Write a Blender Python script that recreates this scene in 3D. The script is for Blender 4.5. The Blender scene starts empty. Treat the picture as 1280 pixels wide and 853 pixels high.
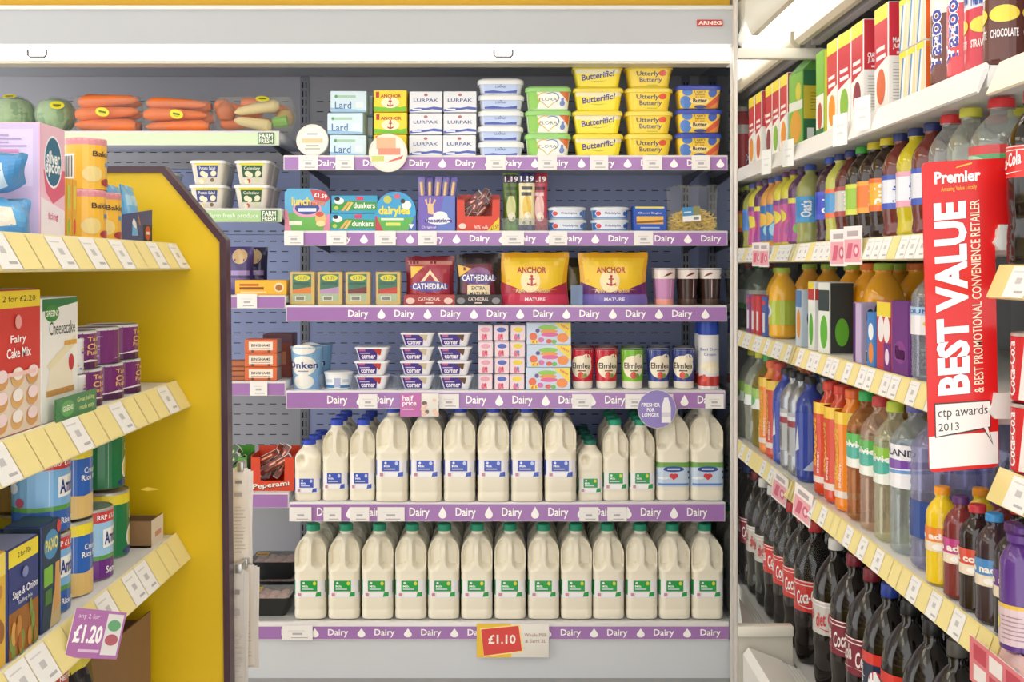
import bpy, math, random
from mathutils import Vector, Matrix
R = random.Random(7)
SC = bpy.context.scene
COL = SC.collection
# ------------------------------------------------------------------ camera, world, lights, exposure
F, CX, HY, EZ = 1368.0, 640.0, 333.0, 1.45          # focal length in pixels of a 1280x853 frame, horizon, eye height
cam_d = bpy.data.cameras.new('camera'); cam = bpy.data.objects.new('camera', cam_d); COL.objects.link(cam)
cam.location = (0, 0, EZ); cam.rotation_euler = (math.pi / 2, 0, 0)
cam_d.sensor_width = 36; cam_d.lens = 36 * F / 1280; cam_d.shift_y = -(426.5 - HY) / 1280
cam_d.clip_start = 0.05
SC.camera = cam
SC.cycles.transparent_max_bounces = 20
vs = SC.view_settings
vs.view_transform = 'Standard'; vs.look = 'None'; vs.gamma = 1.0; vs.use_curve_mapping = False
vs.exposure = 0.1
LAMP_CEILING, LAMP_FRIDGE, LAMP_SIDE, AMBIENT = 7.0, 2.6, 3.0, 2.1
w = bpy.data.worlds.new('shop_ambient'); SC.world = w; w.use_nodes = True
w.node_tree.nodes['Background'].inputs[0].default_value = (1.0, 0.985, 0.96, 1)
w.node_tree.nodes['Background'].inputs[1].default_value = AMBIENT

# ------------------------------------------------------------------ helpers
def lin(h):
    def f(c):
        c /= 255
        return c / 12.92 if c <= 0.04045 else ((c + 0.055) / 1.055) ** 2.4
    return tuple(f(int(h[i:i + 2], 16)) for i in (0, 2, 4))
MATS = {}
def nodes_of(name):
    m = bpy.data.materials.new(name); m.use_nodes = True
    return m, m.node_tree.nodes, m.node_tree.links, m.node_tree.nodes['Principled BSDF']
def plain(h, rough=0.45, metal=0.0, coat=0.0, noise=0.0, scale=30, name=None, bump=0.0):
    k = (h, rough, metal, coat, noise, scale, bump)
    if k in MATS: return MATS[k]
    m, N, L, b = nodes_of(name or 'surface_' + h)
    c = lin(h)
    b.inputs['Base Color'].default_value = (*c, 1); b.inputs['Roughness'].default_value = rough
    b.inputs['Metallic'].default_value = metal; b.inputs['Coat Weight'].default_value = coat
    b.inputs['Coat Roughness'].default_value = 0.08
    if noise or bump:
        tc = N.new('ShaderNodeTexCoord'); nz = N.new('ShaderNodeTexNoise'); nz.inputs['Scale'].default_value = scale
        nz.inputs['Detail'].default_value = 4
        L.new(tc.outputs['Object'], nz.inputs['Vector'])
        if noise:
            mx = N.new('ShaderNodeMix'); mx.data_type = 'RGBA'
            mx.inputs[6].default_value = (*[x * (1 - noise) for x in c], 1); mx.inputs[7].default_value = (*[min(1, x * (1 + noise)) for x in c], 1)
            L.new(nz.outputs['Fac'], mx.inputs[0]); L.new(mx.outputs[2], b.inputs['Base Color'])
        if bump:
            bp = N.new('ShaderNodeBump'); bp.inputs['Strength'].default_value = bump; bp.inputs['Distance'].default_value = 0.01
            L.new(nz.outputs['Fac'], bp.inputs['Height']); L.new(bp.outputs[0], b.inputs['Normal'])
    MATS[k] = m; return m
def print_mat(name, rough, coat):
    m, N, L, b = nodes_of(name)
    a = N.new('ShaderNodeVertexColor'); a.layer_name = 'ink'
    L.new(a.outputs['Color'], b.inputs['Base Color']); b.inputs['Roughness'].default_value = rough; b.inputs['Coat Weight'].default_value = coat
    return m
INK = print_mat('printed_paper', 0.5, 0.0)
INKG = print_mat('printed_gloss', 0.3, 0.25)
def clear(h, base=0.15, edge=0.6, rough=0.08, metal=0.0):
    k = ('clear', h, base, edge, rough, metal)
    if k in MATS: return MATS[k]
    m, N, L, b = nodes_of('clear_plastic_' + h)
    b.inputs['Base Color'].default_value = (*lin(h), 1); b.inputs['Roughness'].default_value = rough; b.inputs['Metallic'].default_value = metal
    tr = N.new('ShaderNodeBsdfTransparent'); tr.inputs[0].default_value = (*[0.35 + 0.65 * x for x in lin(h)], 1)
    lw = N.new('ShaderNodeLayerWeight'); lw.inputs[0].default_value = 0.35
    mr = N.new('ShaderNodeMapRange'); mr.inputs['To Min'].default_value = base; mr.inputs['To Max'].default_value = edge
    mx = N.new('ShaderNodeMixShader')
    L.new(lw.outputs['Facing'], mr.inputs['Value']); L.new(mr.outputs[0], mx.inputs[0])
    L.new(tr.outputs[0], mx.inputs[1]); L.new(b.outputs[0], mx.inputs[2])
    L.new(mx.outputs[0], N['Material Output'].inputs['Surface'])
    MATS[k] = m; return m
def emit(h, s):
    k = ('emit', h, s)
    if k in MATS: return MATS[k]
    m, N, L, b = nodes_of('lamp_' + h)
    b.inputs['Base Color'].default_value = (*lin(h), 1); b.inputs['Emission Color'].default_value = (*lin(h), 1); b.inputs['Emission Strength'].default_value = s
    MATS[k] = m; return m

def rrect(hx, hy, r, seg=3):
    """rounded rectangle, counter-clockwise seen from above, starting front centre (0,-hy)"""
    r = min(r, hx, hy); out = []
    for cx, cy, a0 in ((hx - r, -(hy - r), -90), (hx - r, hy - r, 0), (-(hx - r), hy - r, 90), (-(hx - r), -(hy - r), 180)):
        for i in range(seg + 1):
            a = math.radians(a0 + 90 * i / seg); out.append((cx + r * math.cos(a), cy + r * math.sin(a)))
    return out
class MB:
    """collects polygons of one mesh"""
    def __init__(s): s.v = []; s.f = []; s.c = []; s.m = []
    def face(s, pts, col=None, mi=0):
        i = len(s.v); s.v += [tuple(p) for p in pts]; s.f.append(tuple(range(i, i + len(pts)))); s.c.append(col); s.m.append(mi)
    def loft(s, rings, cap0=True, cap1=True, closed=True, mi=0):
        n = len(rings[0]); b = len(s.v)
        for r in rings: s.v += [tuple(p) for p in r]
        for i in range(len(rings) - 1):
            for j in range(n if closed else n - 1):
                k = (j + 1) % n
                s.f.append((b + i * n + j, b + i * n + k, b + (i + 1) * n + k, b + (i + 1) * n + j)); s.c.append(None); s.m.append(mi)
        if cap0: s.f.append(tuple(b + j for j in reversed(range(n)))); s.c.append(None); s.m.append(mi)
        if cap1: s.f.append(tuple(b + (len(rings) - 1) * n + j for j in range(n))); s.c.append(None); s.m.append(mi)
        return s
    def lathe(s, prof, n=20, cx=0, cy=0, cz=0, mi=0):
        return s.loft([[(cx + r * math.sin(2 * math.pi * j / n), cy - r * math.cos(2 * math.pi * j / n), cz + z) for j in range(n)] for r, z in prof], mi=mi)
    def box(s, x0, x1, y0, y1, z0, z1, c=0.0, mi=0):
        hx, hy = (x1 - x0) / 2, (y1 - y0) / 2; mx, my = (x0 + x1) / 2, (y0 + y1) / 2
        if c <= 0:
            q = [(x0, y0), (x1, y0), (x1, y1), (x0, y1)]
            return s.loft([[(x, y, z) for x, y in q] for z in (z0, z1)], mi=mi)
        c = min(c, hx * .9, hy * .9, (z1 - z0) * .45)
        def ring(i, z): return [(mx + x, my + y, z) for x, y in rrect(hx - i, hy - i, max(c - i, 1e-4), 2)]
        return s.loft([ring(c, z0), ring(c * .3, z0 + c * .3), ring(0, z0 + c), ring(0, z1 - c), ring(c * .3, z1 - c * .3), ring(c, z1)], mi=mi)
    def prism_x(s, poly, x0, x1, mi=0):           # polygon in (y,z), extruded along x
        return s.loft([[(x, y, z) for y, z in poly] for x in (x0, x1)], mi=mi)
    def prism_y(s, poly, y0, y1, mi=0):           # polygon in (x,z), extruded along y
        return s.loft([[(x, y, z) for x, z in poly] for y in (y0, y1)], mi=mi)
    def tube(s, pts, r, n=8, mi=0):
        rings = []
        for i, p in enumerate(pts):
            p = Vector(p); d = (Vector(pts[min(i + 1, len(pts) - 1)]) - Vector(pts[max(i - 1, 0)])).normalized()
            a = d.orthogonal().normalized(); b = d.cross(a)
            rr = r[i] if isinstance(r, (list, tuple)) else r
            rings.append([p + rr * (math.cos(2 * math.pi * j / n) * a + math.sin(2 * math.pi * j / n) * b) for j in range(n)])
        return s.loft(rings, mi=mi)
    def mesh(s, name, mats, smooth=35):
        me = bpy.data.meshes.new(name); me.from_pydata(s.v, [], s.f); me.update()
        for m in (mats if isinstance(mats, (list, tuple)) else [mats]): me.materials.append(m)
        if any(s.m): me.polygons.foreach_set('material_index', s.m)
        if any(c is not None for c in s.c):
            at = me.color_attributes.new('ink', 'FLOAT_COLOR', 'CORNER'); data = []
            for f, c in zip(s.f, s.c): data += [*(c or (0.8, 0.8, 0.8)), 1.0] * len(f)
            at.data.foreach_set('color', data)
        if smooth:
            me.polygons.foreach_set('use_smooth', [True] * len(s.f)); me.set_sharp_from_angle(angle=math.radians(smooth))
        return me
KIDS = {}
def obj(name, mb, mat, parent=None, loc=None, smooth=35):
    me = mb.mesh(name, mat, smooth) if isinstance(mb, MB) else mb
    o = bpy.data.objects.new(name, me); COL.objects.link(o)
    if parent is not None: o.parent = parent; KIDS.setdefault(parent, []).append(o)
    if loc is not None: o.location = loc
    return o
def empty(name, loc=(0, 0, 0)):
    o = bpy.data.objects.new(name, None); COL.objects.link(o); o.location = loc; o.empty_display_size = .02; return o
def tag(o, label, cat, group=None, kind=None):
    o['label'] = label; o['category'] = cat
    if group: o['group'] = group
    if kind: o['kind'] = kind
    return o
def struct(o): o['kind'] = 'structure'; return o
def clone(o, parent=None):
    c = o.copy(); COL.objects.link(c)
    if parent is not None: c.parent = parent; KIDS.setdefault(parent, []).append(c)
    for k in list(KIDS.get(o, [])): clone(k, c)
    return c
USED = set()
def put(proto, loc, rz=0.0, label=None, cat=None, group=None, rx=0.0, ry=0.0):
    """the first time moves the prototype itself, then copies it with its parts"""
    if proto in USED: o = clone(proto)
    else: USED.add(proto); o = proto
    o.location = loc; o.rotation_euler = (rx, ry, rz)
    if label: tag(o, label, cat or o.get('category', 'item'), group)
    return o
ORD = ['first', 'second', 'third', 'fourth', 'fifth', 'sixth', 'seventh', 'eighth', 'ninth', 'tenth', 'eleventh', 'twelfth', 'thirteenth', 'fourteenth', 'fifteenth', 'sixteenth', 'seventeenth', 'eighteenth', 'nineteenth', 'twentieth', 'twenty-first', 'twenty-second', 'twenty-third', 'twenty-fourth']
def tier(i, n):
    if n == 1: return 'single'
    if i == n - 1: return 'top one'
    if i == 0: return 'bottom one'
    return 'middle one' if n == 3 else ORD[i] + ' from bottom'

# ---- printing: flat artwork given in a unit box, laid on a surface by a mapping
TXT = {}
def text_tris(s, bold):
    k = (s, bold)
    if k not in TXT:
        c = bpy.data.curves.new('lettering', 'FONT'); c.body = s; c.resolution_u = 2; c.offset = bold; c.fill_mode = 'FRONT'
        o = bpy.data.objects.new('lettering', c); m = o.to_mesh()
        vs_ = [(v.co.x, v.co.y) for v in m.vertices]; fs = [tuple(p.vertices) for p in m.polygons]; o.to_mesh_clear()
        bpy.data.objects.remove(o); bpy.data.curves.remove(c)
        x0, x1 = min(v[0] for v in vs_), max(v[0] for v in vs_); y0, y1 = min(v[1] for v in vs_), max(v[1] for v in vs_)
        TXT[k] = ([((x - x0) / (x1 - x0), (y - y0) / (y1 - y0)) for x, y in vs_], fs)
    return TXT[k]
def cut(poly, ax, at):
    lo, hi = [], []
    for i in range(len(poly)):
        a, b = poly[i], poly[(i + 1) % len(poly)]
        if a[ax] <= at: lo.append(a)
        if a[ax] >= at: hi.append(a)
        if (a[ax] - at) * (b[ax] - at) < 0:
            t = (at - a[ax]) / (b[ax] - a[ax]); p = (a[0] + t * (b[0] - a[0]), a[1] + t * (b[1] - a[1])); lo.append(p); hi.append(p)
    return lo, hi
def dice(poly, du, dv):
    out = [poly]
    for ax, d in ((0, du), (1, dv)):
        if not d: continue
        nxt = []
        for p in out:
            lo, hi = min(q[ax] for q in p), max(q[ax] for q in p)
            k = math.floor(lo / d) + 1
            while k * d < hi - 1e-7:
                a, p = cut(p, ax, k * d)
                if len(a) > 2: nxt.append(a)
                k += 1
            if len(p) > 2: nxt.append(p)
        out = nxt
    return out
def ell(cu, cv, ru, rv, n=20, a0=0, a1=360):
    return [(cu + ru * math.cos(math.radians(a0 + (a1 - a0) * i / (n if a1 - a0 == 360 else n - 1))), cv + rv * math.sin(math.radians(a0 + (a1 - a0) * i / (n if a1 - a0 == 360 else n - 1)))) for i in range(n)]
def drop(cu, cv, ru, rv):
    return [(cu, cv + rv)] + ell(cu, cv - rv * .35, ru, rv * .65, 9, 20, -200)
def stars(n, u0, v0, u1, v1, size, cols, seed=1):
    r = random.Random(seed); out = []
    for i in range(n):
        cu, cv = r.uniform(u0, u1), r.uniform(v0, v1); s = size * r.uniform(.6, 1.2)
        out.append(('e', cu, cv, s, s * 1.3, r.choice(cols)))
    return out
def lines(n, u0, v0, u1, v1, col, t=.25, seed=3):
    r = random.Random(seed); h = (v1 - v0) / n
    return [('r', u0, v0 + i * h, u0 + (u1 - u0) * r.uniform(.55, 1), v0 + i * h + h * t, col) for i in range(n)]
def bars(u0, v0, u1, v1, col='303030', n=9, seed=2):
    r = random.Random(seed); out = [('r', u0 - .01, v0 - .01, u1 + .01, v1 + .01, 'f4f4f2')]; wd = (u1 - u0) / n
    for i in range(n): out.append(('r', u0 + i * wd, v0, u0 + i * wd + wd * r.uniform(.25, .7), v1, col))
    return out
def art(mb, specs, W, H, fmap, du=0, dv=0, lay=0.00008, base=0.0004):
    """specs in a box u -.5..+.5, v 0..1 scaled to W x H metres"""
    off = base
    for i, s in enumerate(specs):
        k = s[0]
        if i: off += lay
        if k == 't' and not s[1]: continue
        if k == 't':
            _, st, u0, v0, u1, v1, col = s[:7]; bold = s[7] if len(s) > 7 else 0.012; rot = s[8] if len(s) > 8 else 0
            vv, ff = text_tris(st, bold); c = lin(col)
            if rot == 90: P = [((u0 + (1 - y) * (u1 - u0)) * W, (v0 + x * (v1 - v0)) * H) for x, y in vv]
            elif rot == -90: P = [((u0 + y * (u1 - u0)) * W, (v1 - x * (v1 - v0)) * H) for x, y in vv]
            else:
                sk = math.tan(math.radians(rot)) * (u1 - u0) * W
                P = [((u0 + x * (u1 - u0)) * W, (v0 + y * (v1 - v0)) * H + (x - .5) * sk) for x, y in vv]
            for f in ff:
                for q in (dice([P[j] for j in f], du, dv) if du and (u1 - u0) * W > 4 * du else [[P[j] for j in f]]):
                    mb.face([fmap(p[0], p[1], off + lay) for p in q], c)
            continue
        if k == 'r': poly = [(s[1], s[2]), (s[3], s[2]), (s[3], s[4]), (s[1], s[4])]; col = s[5]
        elif k == 'e': poly = ell(*s[1:5]); col = s[5]
        elif k == 'p': poly = s[1]; col = s[2]
        elif k == 'd': poly = drop(*s[1:5]); col = s[5]
        c = lin(col); poly = [(u * W, v * H) for u, v in poly]
        ar = sum(poly[j - 1][0] * poly[j][1] - poly[j][0] * poly[j - 1][1] for j in range(len(poly)))
        if ar < 0: poly.reverse()
        for q in (dice(poly, du, dv) if du or dv else [poly]): mb.face([fmap(p[0], p[1], off) for p in q], c)
    return mb
def flat(o, ux, uy, n):
    o, ux, uy, n = Vector(o), Vector(ux), Vector(uy), Vector(n)
    return lambda u, v, d: tuple(o + u * ux + v * uy + d * n)
def front(y, z=0): return flat((0, y, z), (1, 0, 0), (0, 0, 1), (0, -1, 0))
def side_r(x, z=0): return flat((x, 0, z), (0, 1, 0), (0, 0, 1), (1, 0, 0))
def side_l(x, z=0): return flat((x, 0, z), (0, -1, 0), (0, 0, 1), (-1, 0, 0))
def topf(z): return flat((0, 0, z), (1, 0, 0), (0, 1, 0), (0, 0, 1))
def wrap(hx, hy, r, z=0, scale=None, zs=0):
    """arc length u round a rounded rectangle from its front centre, v up"""
    r = min(r, hx, hy); a, q, b = hx - r, math.pi / 2 * r, 2 * (hy - r)
    def pos(u):
        if u < 0: x, y, nx, ny = pos(-u); return -x, y, -nx, ny
        if u <= a: return u, -hy, 0, -1
        if u <= a + q: t = (u - a) / r; return a + r * math.sin(t), -(hy - r) - r * math.cos(t), math.sin(t), -math.cos(t)
        if u <= a + q + b: return hx, -(hy - r) + (u - a - q), 1, 0
        t = (u - a - q - b) / r; return a + r * math.cos(t), (hy - r) + r * math.sin(t), math.cos(t), math.sin(t)
    def f(u, v, d):
        s = scale(v + z * zs) if scale else 1.0; x, y, nx, ny = pos(u); return (x * s + nx * d, y * s + ny * d, z + v)
    return f
def X_(u, Y): return (u - CX) / F * Y
def Z_(v, Y): return EZ - (v - HY) / F * Y
# ------------------------------------------------------------------ the room
WHITE = plain('e6e6e4', .4, noise=.03, scale=4); PAINT = plain('dcdde0', .35, noise=.03, scale=6); GREY = plain('8d9096', .45, noise=.05, scale=8)
STEEL = plain('b9b9b4', .3, .8); DARK = plain('26262a', .5); CREAM = plain('dedacd', .4, noise=.03, scale=5)
def floor_tiles():
    o = struct(obj('floor', MB().box(-3.2, 1.5, -.8, 4, -.05, 0), plain('b9b1a4', .35, noise=.12, scale=3)))
    t = MB().box(-.148, .148, -.148, .148, 0, .003, .002).mesh('tile', plain('c4bcae', .3, noise=.1, scale=6))
    for i in range(4):
        for j in range(12): obj('tile', t, None, o, (-.45 + .3 * i, -.6 + .3 * j, 0))
floor_tiles()
struct(obj('ceiling', MB().box(-3.2, 1.5, .1, 4, 2.9, 2.95), plain('e9e8e2', .7, noise=.03, scale=5, bump=.05)))
struct(obj('wall_back', MB().box(-3.2, 1.5, 3.9, 4.0, 0, 2.9), plain('d8d5cc', .6, noise=.04)))
struct(obj('wall_right', MB().box(1.42, 1.5, .1, 3.9, 0, 2.9), plain('d8d5cc', .6, noise=.04)))
struct(obj('trim_1', MB().box(-3.2, .62, 3.12, 3.9, 2.187, 2.9), plain('c99a12', .5, noise=.05, scale=3)))
k = 0
for x, y in ((0, 2.3), (0, .8), (-1.7, 2.3), (-1.7, .8)):
    t = empty('ceiling_light', (x, y, 2.895))
    fr = MB()
    for a, b, c, d in ((-.31, .31, -.62, -.6), (-.31, .31, .6, .62), (-.31, -.29, -.6, .6), (.29, .31, -.6, .6)): fr.box(a, b, c, d, -.07, 0)
    obj('frame', fr, WHITE, t)
    for q in (-.2, 0, .2):
        obj('tube', MB().lathe([(.0, -.57), (.018, -.57), (.018, .57), (0, .57)], 8), emit('fff6e6', LAMP_CEILING), t, (q, 0, -.04)).rotation_euler = (math.pi / 2, 0, 0)
    lv = MB()
    for j in range(9): lv.box(-.29, .29, -.53 + j * .1325, -.527 + j * .1325, -.07, -.015)
    obj('louvre', lv, STEEL, t)
    tag(t, 'louvred ceiling light with three tubes, ' + ORD[k] + ' above the shop floor', 'ceiling light', 'louvred ceiling lights'); k += 1

# ------------------------------------------------------------------ dairy fridge
YF, YB = 3.14, 3.66                       # shelf-edge plane and back panel of the dairy fridge
XL, XR = -2.3, .625
fr = tag(empty('dairy_fridge', (0, 0, 0)), 'long white open-front dairy fridge with blue-toned slotted back across the aisle end', 'fridge')
TONE_BLUE = plain('c2d0ff', .45, noise=.04, scale=5); TONE_GREY = plain('c2c3cb', .45, noise=.04, scale=5)  # pale blue-white steel; the light's blue and grey toning is put into row colours
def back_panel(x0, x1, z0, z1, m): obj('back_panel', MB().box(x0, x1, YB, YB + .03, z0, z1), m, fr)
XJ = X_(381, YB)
for x0, x1, ms in ((XJ + .014, XR, (TONE_GREY, TONE_BLUE, TONE_BLUE, TONE_BLUE, TONE_BLUE, TONE_GREY)), (-1.9, XJ - .014, (TONE_GREY, TONE_BLUE, TONE_BLUE, TONE_BLUE, TONE_GREY, TONE_GREY))):
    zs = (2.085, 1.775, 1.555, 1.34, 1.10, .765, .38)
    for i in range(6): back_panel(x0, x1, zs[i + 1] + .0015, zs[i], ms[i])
sl = MB()
for x0, x1 in ((XJ + .03, XR - .09), (-1.5, XJ - .03)):
    z = 2.0
    while z > .72:
        i = 0; x = x0 + .01
        while x < x1 - .022: sl.box(x, x + .022, YB - .0012, YB, z, z + .0026); x += .04
        z -= .034 if not (1.76 < z < 1.79) else .06
so = obj('slots', sl, plain('2a2d3a', .8), fr, smooth=0); so['kind'] = 'stuff'
for x in (XJ, XR - .045):
    p = MB().box(x - .014, x + .014, YB - .006, YB + .03, .4, 2.085); obj('slotted_post', p, plain('9598a2', .4, .3), fr)
    q = MB(); z = .45
    while z < 2.06:
        for s in (-.0055, .0055): q.box(x + s - .0018, x + s + .0018, YB - .0072, YB - .006, z, z + .02)
        z += .029
    o = obj('post_slots', q, plain('101014', .8), fr, smooth=0); o['kind'] = 'stuff'
# header, lamp, canopy
YH = 3.08
hz0, hz1 = Z_(55, YH), Z_(7, YH)
hx1 = X_(916, YH)
obj('header', MB().prism_x([(YH, hz0), (YH + .02, hz0 - .004), (YH + .1, hz0), (YH + .1, hz1), (YH + .006, hz1), (YH, hz1 - .006)], XL, hx1), plain('b2b5ba', .3, noise=.02, scale=3), fr)
obj('header_rail', MB().box(XL, hx1, YH - .006, YH + .0, hz1 - .012, hz1, .002), plain('d9d9d6', .3), fr)
obj('lamp_diffuser', MB().box(XL, X_(913, YH), YH + .008, YH + .06, Z_(75, YH), hz0 - .004, .004), emit('fffaf0', LAMP_FRIDGE), fr)
obj('lamp_rail', MB().box(XL, X_(913, YH), YH + .004, YH + .066, Z_(79, YH), Z_(75, YH)), plain('cfcabb', .4), fr)
obj('canopy', MB().prism_x([(YH + .066, Z_(79, YH)), (YH + .074, 2.062), (YB, 2.086), (YB, 2.16), (YH + .1, 2.16)], XL, XR), plain('c0c2c6', .5, noise=.05), fr)
for u in (47, 629):
    h = obj('blind_handle', MB().tube([(-.026, 0, .022), (-.026, 0, .006), (-.02, 0, 0), (.02, 0, 0), (.026, 0, .006), (.026, 0, .022)], .0035, 6), plain('6f7074', .3, .7), fr, (X_(u, YH), YH - .004, Z_(72, YH)))
bd = MB().box(-.036, .036, -.004, 0, -.009, .009, .001)
b = obj('badge', bd, plain('b4322c', .4), fr, (X_(887, YH), YH - .0005, Z_(29, YH)))
obj('lettering', art(MB(), [('t', 'ARNEG', -.45, .2, .45, .8, 'f0e0d8', .03)], .072, .018, front(-.004, -.009)), INK, b, smooth=0)
# side wall (polished), its front post
obj('side_mirror', MB().box(XR, XR + .008, YF - .02, YB + .03, .36, 2.10), plain('a9aeb4', .06, .9), fr)
obj('side_edge', MB().box(XR - .004, XR + .012, YF - .028, YF - .02, .0, 2.08, .002), plain('d8d4d0', .3), fr)
# deck and kick panel
DZ = Z_(777, YF)
obj('deck', MB().box(XL, XR, YF + .004, YB, DZ - .05, DZ - .0006), plain('c9cacc', .35, .2, noise=.03), fr)
obj('kick_panel', MB().box(XL, XR, YF - .006, YF + .03, .085, Z_(799, YF)), plain('cdd2da', .35, noise=.03, scale=2), fr)
obj('bumper', MB().prism_x([(YF - .006, .015), (YF - .03, .03), (YF - .03, Z_(851, YF)), (YF - .006, Z_(847, YF))], XL, XR), plain('8f9092', .4), fr)
# ---- shelf edges
PUR = 'a376b9'
def strip_art(x0, x1, h, col, words=True, phase=0.0, word='Dairy'):
    s = [('r', -.5, 0, .5, 1, col)]; W = x1 - x0
    if words:
        k = math.floor(x0 / .133) + 1
        while k * .133 + .03 < x1:
            c = (k * .133 + phase - (x0 + x1) / 2) / W
            if abs(c) < .47:
                s.append(('t', word, c - .029 / W, .13 if 'y' in word else .22, c + .029 / W, .8, 'ffffff', .018))
            d = c + .0665 / W
            if abs(d) < .49: s.append(('d', d, .5, .0115 / W, .36, 'ffffff'))
            k += 1
    return s
TK = MB().box(-.026, .026, -.001, 0, 0, .041, .0004)
TKM = art(TK, [('r', -.5, 0, .5, 1, 'efedec')] + [('r', -.3, .62, .25, .66, 'd2cfd4'), ('r', -.16, .36, .16, .5, 'b5b3b8'), ('r', -.2, .14, .35, .19, 'a3a1a6')], .052, .041, front(-.001)).mesh('price_ticket', INK)
def ticket(parent, u0, u1, z, y, mesh=TKM):
    t = obj('price_ticket', mesh, None, parent, (X_((u0 + u1) / 2, YF), y, z)); t.scale.x = (u1 - u0) / 435.7 / .052; return t
def dairy_shelf(v0, v1, u0, u1, label, tickets=(), col=PUR, words=True, phase=0.0, word='Dairy', depth=.42, glass=False):
    z = Z_(v0, YF); x0, x1 = X_(u0, YF), X_(u1, YF); h = (v1 - v0) / 435.7
    t = empty('fridge_shelf', ((x0 + x1) / 2, YF, z)); hw = (x1 - x0) / 2
    obj('board', MB().box(-hw, hw, .004, depth, -.022, -.0005, .002), plain('dcdee3', .35, noise=.03), t)
    e = obj('edge_strip', MB().box(-hw - .001, hw + .001, -.004, .006, -h, .001, .002), plain('d9d7da', .3, coat=.3), t)
    obj('strip_print', art(MB(), strip_art(x0, x1, h - .006, col, words, phase, word), 2 * hw - .004, h - .007, front(-.004, -h + .002)), INKG, e, smooth=0)
    for a, b in tickets: tk = ticket(t, a, b, -h + .0015, -.0068); tk.location.x -= (x0 + x1) / 2
    for s in (-1, 1):
        bx = s * (hw - .045) 
        obj('bracket', MB().prism_x([(depth + .09, -.022), (depth + .09, -.06), (depth + .06, -.055), (.12, -.03), (.12, -.022)], bx - .002, bx + .002), plain('4a4d57', .45), t)
    tag(t, label, 'shelf', 'dairy fridge shelves'); return t
S1 = dairy_shelf(194.5, 213, 355, 909, 'fridge shelf with purple edge under stacked butter and spread tubs', ((374, 398), (420, 443), (608, 632), (672, 696), (737, 760), (803, 827), (864, 887)))
S2 = dairy_shelf(289, 307.5, 356, 909, 'fridge shelf with purple edge under snack cheese boxes and grated cheese', ((356, 380), (409, 434), (469, 495), (523, 546), (627, 655), (686, 709), (792, 816)), phase=.04)
S3 = dairy_shelf(382, 402, 358, 908, 'fridge shelf with purple edge under cheese blocks and milkshake cups', (), phase=.09)
S4 = dairy_shelf(488.5, 511, 358, 906, 'fridge shelf with purple edge under yogurt pots and cream cartons', ((449, 472), (549, 574), (715, 739), (781, 805), (829, 841), (881, 904)), phase=.03)
S5 = dairy_shelf(628, 652, 362, 906, 'fridge shelf with purple edge under blue-capped milk bottles', ((363, 390), (405, 427), (438, 462), (472, 506), (724, 748), (759, 783)), phase=.0)
G1 = dairy_shelf(164, 182, -220, 349, 'pale green edged fridge shelf carrying wrapped carrots and cabbages', (), 'cfe3bd', False, depth=.36)
G2 = dairy_shelf(261, 278, -220, 352, 'green edged fridge shelf carrying tubs of potato salad', (), 'a9cf92', False)
G3 = dairy_shelf(369.5, 386, -220, 357, 'short purple edged fridge shelf under a yellow pastry box', ((297, 322),), PUR, False)
G4 = dairy_shelf(477, 495, -220, 357, 'short purple edged fridge shelf under small orange pate boxes', ((313, 335),), PUR, False)
G5 = dairy_shelf(616, 635, -220, 361, 'short purple edged fridge shelf under snack sausage boxes', (), PUR, False)
FARM = [('r', -.5, 0, .5, 1, '3e6b3a'), ('t', 'FARM', -.42, .5, .42, .92, 'f2f5ea', .03), ('t', 'FRESH', -.42, .08, .42, .46, 'f2f5ea', .02)]
for g, u in ((G1, 333), (G2, 337)):
    obj('farm_sign', art(MB().box(-.0235, .0235, -.001, 0, 0, .033), FARM, .047, .033, front(-.001)), INKG, g, (X_(u, YF) - g.location.x, -.0055, -.0375))
obj('strip_lettering', art(MB(), [('t', 'farm fresh produce', -.5, 0, .5, 1, 'eaf5e2', .01)], .14, .018, front(0)), INK, G2, (X_(293, YF) - G2.location.x, -.0056, -.031), smooth=0)
# bottom deck edge
dt = obj('deck_edge_strip', MB().box(X_(-100, YF), XR - .004, YF - .012, YF + .004, Z_(799, YF), DZ + .001, .002), plain('e2e0e2', .3, coat=.3), fr)
x0, x1 = X_(318, YF), XR - .006
obj('strip_print', art(MB(), strip_art(x0, x1, .036, PUR, True, .035), x1 - x0, .036, flat(((x0 + x1) / 2, YF - .012, Z_(797.5, YF)), (1, 0, 0), (0, 0, 1), (0, -1, 0))), INKG, dt, smooth=0)
ticket(fr, 354, 392, Z_(798, YF), YF - .0155)
# promotional cards on the shelf edges
def card(name, specs, W, H, loc, label, cat='price card', rz=0, rx=0, ry=0, mat=None, th=.0012):
    o = obj(name, MB().box(-W / 2, W / 2, 0, th, 0, H, .0005), plain('efece6', .45))
    obj('print', art(MB(), specs, W, H, front(0)), mat or INK, o, smooth=0)
    o.location = loc; o.rotation_euler = (rx, ry, rz); return tag(o, label, cat)
card('price_card', [('r', -.5, 0, -.02, 1, 'f0c640'), ('p', [(-.45, .86), (.1, .98), (.15, .16), (-.4, .02)], 'fbe39a'), ('p', [(-.44, .83), (.08, .94), (.125, .2), (-.4, .05)], 'dd4a48'), ('t', '£1.10', -.34, .4, .04, .68, 'fff4ec', .03), ('t', 'Whole Milk', .16, .62, .47, .72, 'b08878', .0), ('t', '& Semi 2L', .17, .44, .46, .54, 'b08878', .0)], .206, .096, (X_(641, YF), YF - .021, Z_(819, YF)), 'red and yellow milk price card hung on the bottom shelf edge')
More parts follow.
